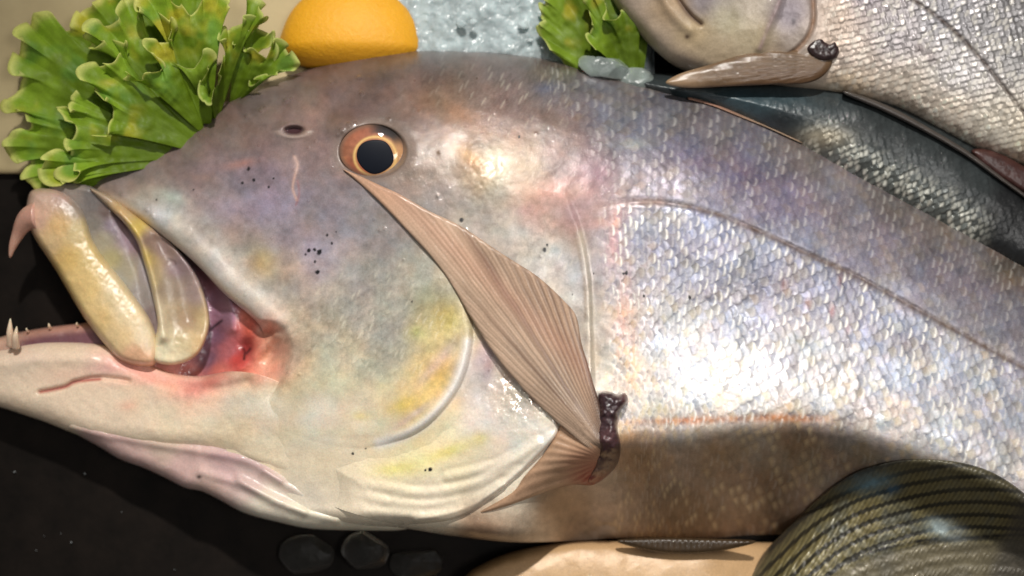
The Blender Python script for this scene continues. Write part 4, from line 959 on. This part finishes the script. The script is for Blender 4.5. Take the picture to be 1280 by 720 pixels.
# --- tan bellied fish, bottom
F5 = smooth([(560, 760), (580, 722), (605, 704), (640, 690), (690, 680), (740, 676), (790, 678), (840, 682), (900, 680), (960, 678), (1040, 684), (1100, 700), (1120, 820), (560, 820)], True, 5)
def col_f5(x, y, d):
    c = np.tile(lin((184, 150, 110)), (len(x), 1)) * (1 + .25 * fbm(x, y, 30, 3, 4))[:, None]
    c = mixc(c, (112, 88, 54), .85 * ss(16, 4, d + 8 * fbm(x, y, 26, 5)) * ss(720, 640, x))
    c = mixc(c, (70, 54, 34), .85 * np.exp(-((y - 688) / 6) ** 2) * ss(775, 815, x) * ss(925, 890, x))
    return np.clip(c, .003, .9), simple_pbr(len(x), .05, .42)
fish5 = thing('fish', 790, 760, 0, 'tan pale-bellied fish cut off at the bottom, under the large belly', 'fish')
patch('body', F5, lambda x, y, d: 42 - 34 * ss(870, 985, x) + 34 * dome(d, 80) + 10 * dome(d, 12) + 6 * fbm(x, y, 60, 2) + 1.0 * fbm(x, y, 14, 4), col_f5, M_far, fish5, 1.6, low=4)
patch('anal_fin', smooth([(770, 676), (820, 672), (880, 673), (945, 676), (915, 686), (870, 692), (820, 690)], True, 5), lambda x, y, d: 84 + 6 * dome(d, 6) + .3 * np.cos(x * .9), flat_cf((70, 54, 36), 0, .35, .3, 10), M_fin, fish5, 1.5, thick=4)

# ================================================================== LETTUCE
def leaf(name, B, contour, z_base, z_tip, wave, seed, parent, closed_gap=0.10, nr=48, tone=1.0, fr=5.0, per=44.0):
    """one frilled leaf: from its foot B to a rim that follows `contour` (x, y[, lift])"""
    C0 = np.array([(p[0], p[1], p[2] if len(p) > 2 else 0.0) for p in contour], float)
    C_ = smooth(C0, n=14)
    seg = np.concatenate([[0], np.cumsum(np.hypot(*np.diff(C_[:, :2], axis=0).T))])
    na = int(seg[-1] / 1.3); a = np.linspace(0, seg[-1], na)
    C = np.stack([np.interp(a, seg, C_[:, k]) for k in range(3)], 1)
    # small frill on the rim
    T = np.gradient(C[:, :2], axis=0); T /= np.linalg.norm(T, axis=1)[:, None] + 1e-9; Nn = np.stack([T[:, 1], -T[:, 0]], 1)
    C[:, :2] += Nn * (fr * 2 * fbm(a, 0 * a, 13, seed, 2))[:, None] + T * (fr * 2 * fbm(a, 0 * a + 50, 14, seed + 1, 2))[:, None]
    ph = 2 * math.pi * a / per + 9 * fbm(a, 0 * a, 62, seed + 2)
    am = (.5 + 1.1 * vn(a / 40, a * 0 + 2, seed + 14))
    C[:, :2] += Nn * (3.6 * am * np.sin(ph))[:, None] - T * (per / 6.28 * .62 * am * np.sin(2 * ph))[:, None]
    C[:, 2] += 8 * am * np.cos(ph)
    C[:, 2] += .6 * wave * np.sin(ph) + wave * 1.9 * fbm(a, 0 * a, 15, seed + 5, 2)
    sg = max(3, int(closed_gap * na)); k = np.exp(-.5 * (np.arange(-3 * sg, 3 * sg + 1) / sg) ** 2); k /= k.sum()
    Sm = np.stack([np.convolve(np.pad(C[:, q], 3 * sg, 'edge'), k, 'valid') for q in range(3)], 1)
    sg2 = max(2, sg // 4); k = np.exp(-.5 * (np.arange(-3 * sg2, 3 * sg2 + 1) / sg2) ** 2); k /= k.sum()
    S2 = np.stack([np.convolve(np.pad(C[:, q], 3 * sg2, 'edge'), k, 'valid') for q in range(3)], 1)
    r = np.linspace(.03, 1, nr) ** .6; R = r[None, :]
    D2 = (S2 - Sm)[:, None, :] * R[..., None] ** 6; D1 = (C - S2)[:, None, :] * R[..., None] ** 12
    X = B[0] + (Sm[:, 0:1] - B[0]) * R + D2[..., 0] + D1[..., 0]
    Y = B[1] + (Sm[:, 1:2] - B[1]) * R + D2[..., 1] + D1[..., 1]
    Z = z_base + (z_tip - z_base) * R ** 1.3 + Sm[:, 2:3] * R ** 2 + D2[..., 2] + D1[..., 2] + 8 * np.sin(math.pi * R)
    Z = Z + 7 * fbm(X, Y, 30, seed + 3, 3) + 4 * fbm(X, Y, 11, seed + 4, 2)
    Z = np.maximum(Z, 18)
    A_ = np.repeat(a[:, None], nr, 1).ravel(); R_ = np.repeat(R, na, 0).ravel()
    V = W(X.ravel(), Y.ravel(), Z.ravel()); n = len(V)
    I = np.arange(na * nr).reshape(na, nr)
    F = np.stack([I[:-1, :-1], I[1:, :-1], I[1:, 1:], I[:-1, 1:]], -1).reshape(-1, 4)
    V2 = V - np.array([0, 0, 1.8 * S])
    Bd = np.concatenate([np.stack([I[:-1, -1], I[1:, -1]], 1), np.stack([I[1:, 0], I[:-1, 0]], 1), np.stack([I[0, :-1], I[0, 1:]], 1), np.stack([I[-1, 1:], I[-1, :-1]], 1)])
    Fs = np.stack([Bd[:, 0], Bd[:, 1], Bd[:, 1] + n, Bd[:, 0] + n], 1)
    x, y = X.ravel(), Y.ravel()
    tn = lambda r_, g_, b_: np.minimum(np.array((r_ * 1.08, g_ * 1.04, b_)) * tone * 1.06, 245)
    c = np.tile(lin(tn(102, 132, 28)), (n, 1))
    c = mixc(c, tn(140, 176, 54), ss(.62, .96, R_ + .5 * fbm(x, y, 30, seed + 5)))
    c = mixc(c, tn(196, 190, 66), .75 * ss(.08, .30, fbm(x, y, 34, seed + 6)) * ss(.5, .9, R_))
    c = mixc(c, tn(104, 154, 70), .6 * ss(.06, .28, fbm(x, y, 30, seed + 8)) * ss(.4, .8, R_))
    c = mixc(c, tn(214, 228, 144), ss(.955, .995, R_) * .85)
    vein = np.abs(np.sin(A_ / 9 + 3.0 * fbm(x, y, 40, seed + 7)))
    c = mixc(c, tn(150, 172, 84), .25 * np.exp(-(vein / .12) ** 2) * (1 - R_ * .6))
    c *= (1 + .3 * fbm(x, y, 9, seed + 9, 3))[:, None]
    pb = simple_pbr(n, 0, .5)
    return mesh_obj(name, np.concatenate([V, V2]), np.concatenate([F, F[:, ::-1] + n, Fs]), M_leaf, parent, np.concatenate([c, c]), np.concatenate([pb, pb]))

lett = thing('lettuce', 200, 120, 14, 'big frilly green lettuce behind the snout, left of the lemon', 'lettuce')
leaf('leaf', (262, 208), [(120, 232), (92, 240), (64, 240), (40, 240), (30, 222), (38, 207), (33, 198), (20, 204), (9, 194), (8, 177), (21, 165), (34, 158), (33, 140), (9, 136), (10, 123), (21, 111), (26, 94), (18, 84), (21, 70), (20, 52), (25, 40), (38, 31), (40, 20), (54, 14), (65, 23), (72, 38), (86, 36), (92, 20), (104, 6), (122, 1), (136, -14), (180, -26), (230, -24), (270, -16)], 44, 66, 7, 11, lett)
leaf('leaf', (262, 198), [(96, 224), (80, 228), (60, 227), (50, 213), (56, 200), (78, 192), (94, 200), (92, 214), (84, 222), (74, 218), (80, 206), (86, 190), (80, 178), (88, 160), (80, 146), (72, 134), (84, 130), (92, 140), (88, 124), (96, 112)], 52, 92, 7, 23, lett, .12)
leaf('leaf', (268, 196), [(118, 170), (134, 166), (137, 150), (133, 132), (123, 114), (104, 104), (99, 92), (107, 83), (128, 80), (142, 77), (151, 65), (155, 53), (147, 47), (128, 48), (115, 56), (102, 50), (106, 34), (118, 28), (134, 32), (146, 26), (150, 10), (168, -6), (176, 10), (172, 24)], 60, 104, 7, 37, lett, .11)
leaf('leaf', (262, 176), [(150, 96), (170, 95), (194, 96), (204, 92), (205, 79), (192, 71), (180, 57), (184, 48), (200, 50), (213, 47), (219, 34), (213, 20), (197, 12), (176, 14), (170, 0), (190, -16), (214, -8), (226, 10), (236, 16), (248, 0), (262, -12), (282, -6), (286, 10)], 66, 118, 7, 53, lett, .11)
leaf('leaf', (270, 160), [(214, 78), (226, 84), (240, 82), (248, 72), (258, 63), (266, 68), (267, 80), (258, 92), (250, 104), (248, 118), (258, 130), (266, 122), (270, 100), (280, 80), (276, 60), (284, 40), (296, 24), (312, 20), (326, 28), (336, 16), (326, 2), (308, -8)], 60, 108, 6, 71, lett, .12, tone=.9)
leaf('leaf', (286, 140), [(282, 70), (292, 56), (308, 40), (324, 30), (340, 40), (338, 54), (326, 58), (314, 52), (312, 62), (324, 72), (338, 76), (344, 64), (338, 50), (352, 52), (364, 66), (370, 84), (356, 92), (340, 90), (322, 96), (310, 108)], 50, 90, 5, 83, lett, .12, tone=.9)
lett2 = thing('lettuce', 760, 50, 14, 'smaller lettuce between the crushed ice and the chin of the silver fish', 'lettuce')
leaf('leaf', (800, 128), [(720, 104), (706, 84), (692, 66), (684, 52), (676, 44), (672, 34), (684, 26), (672, 18), (670, 6), (682, 0), (690, -14), (710, -22), (740, -30), (790, -40), (830, -20)], 40, 70, 5, 97, lett2, .10, tone=.86)
leaf('leaf', (796, 112), [(742, 60), (734, 40), (742, 26), (738, 12), (726, 4), (734, -8), (752, -4), (760, 12), (756, 24), (768, 26), (778, 12), (790, -6), (812, -10)], 50, 92, 6, 101, lett2, .12, tone=.86)

# ================================================================== LEMON
def lemon():
    nu, nv = 96, 64
    cx, cy, r = 440, 60, 88
    u = np.linspace(0, 2 * math.pi, nu, endpoint=False); v = np.linspace(0, math.pi, nv)
    Vv, U = np.meshgrid(v, u, indexing='ij')
    ax = -np.cos(Vv)                       # along the axis, nub at -1
    rr = np.sin(Vv) ** .94
    L = r * 1.0 * ax - 3 * np.exp(-(Vv / .16) ** 2)
    lump = 1 + .02 * np.sin(3 * U + 1) * np.sin(Vv) + .015 * np.sin(5 * U)
    rad = r * .90 * rr * lump
    t = math.radians(4)
    X = L; Y = rad * np.cos(U); Z = rad * np.sin(U)
    X2 = X * math.cos(t) - Y * math.sin(t); Y2 = X * math.sin(t) + Y * math.cos(t)
    Y2 = np.where(Y2 > 0, Y2 * .40, Y2)             # pressed against the back of the fish
    Z = np.where(Z < 0, Z * .25, Z * .70)           # settled into the ice
    x, y, z = (cx + X2).ravel(), (cy + Y2).ravel(), (30 + Z).ravel()
    k = (CAM - 30) / (CAM - Z0)
    V = np.stack([(x - 640) * k * S, (360 - y) * k * S, z * S], -1)
    I = np.arange(nu * nv).reshape(nv, nu)
    F = np.stack([I[:-1, :], np.roll(I[:-1, :], -1, 1), np.roll(I[1:, :], -1, 1), I[1:, :]], -1).reshape(-1, 4)
    c = np.tile(lin((228, 164, 24)), (len(V), 1)) * (1 + .12 * fbm(x, y, 24, 5, 3))[:, None]
    c = mixc(c, (150, 96, 30), .8 * (Vv.ravel() < .09))
    root = thing('lemon', cx, cy, 8, 'orange-yellow lemon behind the forehead of the large fish', 'lemon')
    mesh_obj('peel', V, F, M_lemon, root, c, simple_pbr(len(V), 0, .6))
    a = np.linspace(0, 2 * math.pi, 13)[:-1]
    tip = np.array([(cx + (-r * 1.0 - 3) * math.cos(t)), (cy + (-r * 1.0 - 3) * math.sin(t)), 30])
    P = np.array([[(tip[0] + s_ - 640) * k * S, (360 - tip[1] - s_ * .25) * k * S, 30 * S] for s_ in (6, 0, -2.5)])
    Vt, Ft = tube(P, np.array([6, 5, 2]) * S, 12)
    mesh_obj('stem_scar', Vt, Ft, M_lemon, root, np.tile(lin((86, 60, 26)), (len(Vt), 1)), simple_pbr(len(Vt), 0, .6))
lemon()

# ================================================================== ICE
def mat_ice(name, tint, trans, rough, sss=0.0):
    m = bpy.data.materials.new(name); m.use_nodes = True
    N = m.node_tree.nodes; L = m.node_tree.links; p = N['Principled BSDF']
    tc = N.new('ShaderNodeTexCoord'); n = N.new('ShaderNodeTexNoise'); n.inputs['Scale'].default_value = 90; n.inputs['Detail'].default_value = 5
    L.new(tc.outputs['Object'], n.inputs['Vector'])
    r = N.new('ShaderNodeValToRGB'); r.color_ramp.elements[0].position = .35; r.color_ramp.elements[1].position = .7
    r.color_ramp.elements[0].color = (*lin(np.array(tint) * .82), 1); r.color_ramp.elements[1].color = (*lin(tint), 1)
    L.new(n.outputs[0], r.inputs[0]); L.new(r.outputs[0], p.inputs['Base Color'])
    b = N.new('ShaderNodeBump'); b.inputs['Strength'].default_value = .5; b.inputs['Distance'].default_value = .003
    L.new(n.outputs[0], b.inputs['Height']); L.new(b.outputs[0], p.inputs['Normal'])
    p.inputs['Roughness'].default_value = rough; p.inputs['IOR'].default_value = 1.31
    p.inputs['Transmission Weight'].default_value = trans
    if sss:
        p.inputs['Subsurface Weight'].default_value = sss; p.inputs['Subsurface Radius'].default_value = (.8, 1, 1); p.inputs['Subsurface Scale'].default_value = .008
    p.inputs['Specular IOR Level'].default_value = .5
    return m
M_ice = mat_ice('crushed_ice', (204, 219, 222), .2, .2, .6)
M_lump = mat_ice('wet_ice_lump', (186, 200, 196), .6, .25)
M_dark_lump = mat_ice('melting_ice_lump', (110, 106, 100), .9, .5)

def ico(sub=2):
    t = (1 + 5 ** .5) / 2
    V = np.array([(-1, t, 0), (1, t, 0), (-1, -t, 0), (1, -t, 0), (0, -1, t), (0, 1, t), (0, -1, -t), (0, 1, -t), (t, 0, -1), (t, 0, 1), (-t, 0, -1), (-t, 0, 1)], float)
    V /= np.linalg.norm(V[0])
    F = [(0, 11, 5), (0, 5, 1), (0, 1, 7), (0, 7, 10), (0, 10, 11), (1, 5, 9), (5, 11, 4), (11, 10, 2), (10, 7, 6), (7, 1, 8), (3, 9, 4), (3, 4, 2), (3, 2, 6), (3, 6, 8), (3, 8, 9), (4, 9, 5), (2, 4, 11), (6, 2, 10), (8, 6, 7), (9, 8, 1)]
    V = list(map(np.array, V))
    for _ in range(sub):
        cache = {}; nf = []
        def mid(a, b):
            k = (min(a, b), max(a, b))
            if k not in cache:
                v = V[a] + V[b]; V.append(v / np.linalg.norm(v)); cache[k] = len(V) - 1
            return cache[k]
        for a, b, c in F:
            p, q, r = mid(a, b), mid(b, c), mid(c, a)
            nf += [(a, p, r), (b, q, p), (c, r, q), (p, q, r)]
        F = nf
    return np.array(V), np.array(F)
IV, IF = ico(2)
def chunk(x, y, z, rx, ry, rz, rs, facets=9):
    """an angular piece of ice: a ball cut by random planes"""
    V = IV.copy()
    N = rs.normal(size=(facets, 3)); N /= np.linalg.norm(N, axis=1)[:, None]; D = rs.uniform(.55, .9, facets)
    for n_, d_ in zip(N, D):
        s = V @ n_; k = s > d_
        V[k] -= (s[k] - d_)[:, None] * n_ * .92
    a = rs.uniform(0, 6.28); R = np.array([[math.cos(a), -math.sin(a), 0], [math.sin(a), math.cos(a), 0], [0, 0, 1]])
    V = (V @ R.T) * np.array([rx, ry, rz])
    return W(x + V[:, 0], y + V[:, 1], z + V[:, 2])
rs = np.random.RandomState(4)
Vs, Fs, off = [], [], 0
_keep = IV; IV, SF = ico(1)
for k in range(26):
    x = rs.uniform(450, 790); y = rs.uniform(-140, 108)
    r = rs.uniform(3.0, 6) * (1.5 if rs.rand() < .08 else 1); z = 40 + 12 * rs.rand() + 10 * math.exp(-((x - 600) / 80) ** 2)
    V = chunk(x, y, z, r * rs.uniform(.7, 1.5), r * rs.uniform(.6, 1.1), r * rs.uniform(.6, 1.0), rs, 6)
    Vs.append(V); Fs.append(SF + off); off += len(V)
IV = _keep
# the packed bed that carries the pieces
gx, gy = np.meshgrid(np.arange(430, 820, 2.0), np.arange(-160, 130, 2.0))
ed = np.minimum(np.minimum(gx - 430, 816 - gx), np.minimum(gy + 160, 126 - gy))
Vb = W(gx.ravel(), gy.ravel(), (2 + 42 * dome(np.maximum(ed, 0), 50) + (20 * fbm(gx, gy, 40, 9, 3) + 9 * np.abs(fbm(gx, gy, 14, 29, 3))) * dome(np.maximum(ed, 0), 40)).ravel())
I = np.arange(gx.size).reshape(gx.shape)
Fb = np.stack([I[1:, :-1], I[1:, 1:], I[:-1, 1:], I[:-1, :-1]], -1).reshape(-1, 4) + off
Vs.append(Vb)
ice = mesh_obj('crushed_ice', np.concatenate(Vs), [np.concatenate(Fs), Fb], M_ice, flat=True)
tagit(ice, 'pale greenish crushed ice heaped between the lemon and the second lettuce leaf', 'ice', None, 'stuff')

LV, LF = ico(4)
def ice_lump(x, y, z, rx, ry, rz, mat, label, group=None):
    global IV
    keep = IV; IV = LV
    V = chunk(x, y, z, rx, ry, rz, rs, 8); IV = keep
    V = V + (S * 3.0 * fbm(V[:, 0] / S, V[:, 1] / S, 12, int(x), 3))[:, None] * np.array([.5, .5, 1])
    o = mesh_obj('ice_lump', V, LF, mat)
    return tagit(o, label, 'ice lump', group)
ice_lump(752, 84, 74, 34, 22, 18, M_lump, 'clear ice lump on the lettuce leaf behind the back of the large fish')
ice_lump(792, 100, 66, 26, 16, 16, M_lump, 'smaller clear ice lump beside the chin of the silver fish')
GL = 'melting ice lumps on the dark tray'
ice_lump(456, 690, 24, 30, 27, 20, M_dark_lump, 'grey translucent ice lump just under the lowest edge of the gill cover', GL)
ice_lump(382, 694, 12, 36, 26, 12, M_dark_lump, 'dim ice lump on the dark tray, at the left of the grey translucent one', GL)
ice_lump(520, 704, 10, 34, 22, 12, M_dark_lump, 'flat faint ice lump on the dark tray, nearest the tan fish', GL)

# tiny ice crumbs and water drops on the tray
Vs, Fs, off = [], [], 0
lowV, lowF = ico(1)
spots = [(18, 590), (55, 670), (76, 667), (89, 678), (218, 712), (106, 592), (45, 688), (152, 640)]
for (x, y) in spots:
    r = rs.uniform(.4, 1.3)
    V = W(x + lowV[:, 0] * r, y + lowV[:, 1] * r, 4 + lowV[:, 2] * r)
    Vs.append(V); Fs.append(lowF + off); off += len(V)
crumb = mesh_obj('ice_crumbs', np.concatenate(Vs), np.concatenate(Fs), M_ice)
tagit(crumb, 'tiny white ice crumbs scattered on the dark tray under the jaw', 'ice', None, 'stuff')

# ================================================================== THE TABLE
def mat_surface(name, c1, c2, scale, rough, bump=.1, spec=.3):
    m = bpy.data.materials.new(name); m.use_nodes = True
    N = m.node_tree.nodes; L = m.node_tree.links; p = N['Principled BSDF']
    tc = N.new('ShaderNodeTexCoord'); n = N.new('ShaderNodeTexNoise'); n.inputs['Scale'].default_value = scale; n.inputs['Detail'].default_value = 7
    n.inputs['Roughness'].default_value = .65
    L.new(tc.outputs['Object'], n.inputs['Vector'])
    r = N.new('ShaderNodeValToRGB'); r.color_ramp.elements[0].position = .3; r.color_ramp.elements[1].position = .72
    r.color_ramp.elements[0].color = (*lin(c1), 1); r.color_ramp.elements[1].color = (*lin(c2), 1)
    L.new(n.outputs[0], r.inputs[0]); L.new(r.outputs[0], p.inputs['Base Color'])
    b = N.new('ShaderNodeBump'); b.inputs['Strength'].default_value = bump; b.inputs['Distance'].default_value = .002
    L.new(n.outputs[0], b.inputs['Height']); L.new(b.outputs[0], p.inputs['Normal'])
    p.inputs['Roughness'].default_value = rough; p.inputs['Specular IOR Level'].default_value = spec
    return m
M_tray = mat_surface('dark_tray', (11, 8, 6), (27, 21, 17), 40, .6, .25, .12)
M_board = mat_surface('beige_board', (176, 158, 120), (206, 188, 146), 12, .5, .05)

def slab(name, outline, z, mat, low, step=12):
    return patch(name, outline, lambda x, y, d: z - 6 * (1 - dome(d, 8)), lambda x, y, d: (np.ones((len(x), 3)) * .5, simple_pbr(len(x))), mat, None, step, low=low)
tray = slab('counter', np.array([(-1500, -1500), (3000, -1500), (3000, 2200), (-1500, 2200)], float), 0, M_tray, -40, 60)
tagit(tray, None, None, None, 'structure')
board = slab('board', smooth([(-700, 200), (-700, -600), (-200, -640), (400, -640), (600, -600), (620, -300), (600, 100), (560, 170), (300, 190), (100, 208), (30, 217), (-300, 214)], True, 4), 14, M_board, 0.5, 5)
tagit(board, 'beige board behind the lettuce and the lemon', 'board')

# ================================================================== LIGHT, CAMERA
def lamp(name, kind, loc, target, energy, color, **kw):
    l = bpy.data.lights.new(name, kind); l.energy = energy; l.color = color
    for k, v in kw.items(): setattr(l, k, v)
    o = bpy.data.objects.new(name, l); col.objects.link(o)
    o.location = loc
    o.rotation_euler = (Vector(target) - Vector(loc)).to_track_quat('-Z', 'Y').to_euler()
    return o
lamp('key_lamp', 'SPOT', (0.02, 1.22, 1.55), (0.04, -.14, 0.06), 176, (1.0, .96, .90), spot_size=math.radians(34), spot_blend=1.0, shadow_soft_size=.035)

lamp('fill_spot', 'SPOT', (.62, .03, 1.75), (-0.02, -.10, .08), 29, (1.0, .975, .94), spot_size=math.radians(38), spot_blend=1.0, shadow_soft_size=.17)  # added fill, no known source: brightens jaw and belly, puts a highlight on the flank
w = bpy.data.worlds.new('World'); scene.world = w; w.use_nodes = True
bg = w.node_tree.nodes['Background']; bg.inputs[1].default_value = .30
wt = w.node_tree.nodes.new('ShaderNodeTexCoord'); wsx = w.node_tree.nodes.new('ShaderNodeSeparateXYZ'); wr = w.node_tree.nodes.new('ShaderNodeValToRGB')
w.node_tree.links.new(wt.outputs['Generated'], wsx.inputs[0]); w.node_tree.links.new(wsx.outputs['Z'], wr.inputs[0]); w.node_tree.links.new(wr.outputs[0], bg.inputs[0])
wr.color_ramp.elements[0].position = .05; wr.color_ramp.elements[0].color = (.06, .05, .045, 1)
wr.color_ramp.elements[1].position = 1.0; wr.color_ramp.elements[1].color = (.92, .89, .85, 1)

cd = bpy.data.cameras.new('camera'); cam = bpy.data.objects.new('camera', cd); col.objects.link(cam)
cam.location = (0, 0, CAM * S); cam.rotation_euler = (0, 0, 0)
cd.sensor_width = 36; cd.lens = 18 * (CAM - Z0) / 640
cd.clip_start = .02; cd.clip_end = 50
cd.dof.use_dof = True; cd.dof.focus_distance = (CAM - 165) * S; cd.dof.aperture_fstop = 2.6
scene.camera = cam

scene.render.engine = 'CYCLES'
scene.cycles.use_denoising = True
scene.cycles.max_bounces = 8
scene.view_settings.view_transform = 'Standard'
scene.view_settings.look = 'None'
scene.view_settings.exposure = 0
scene.view_settings.gamma = 1
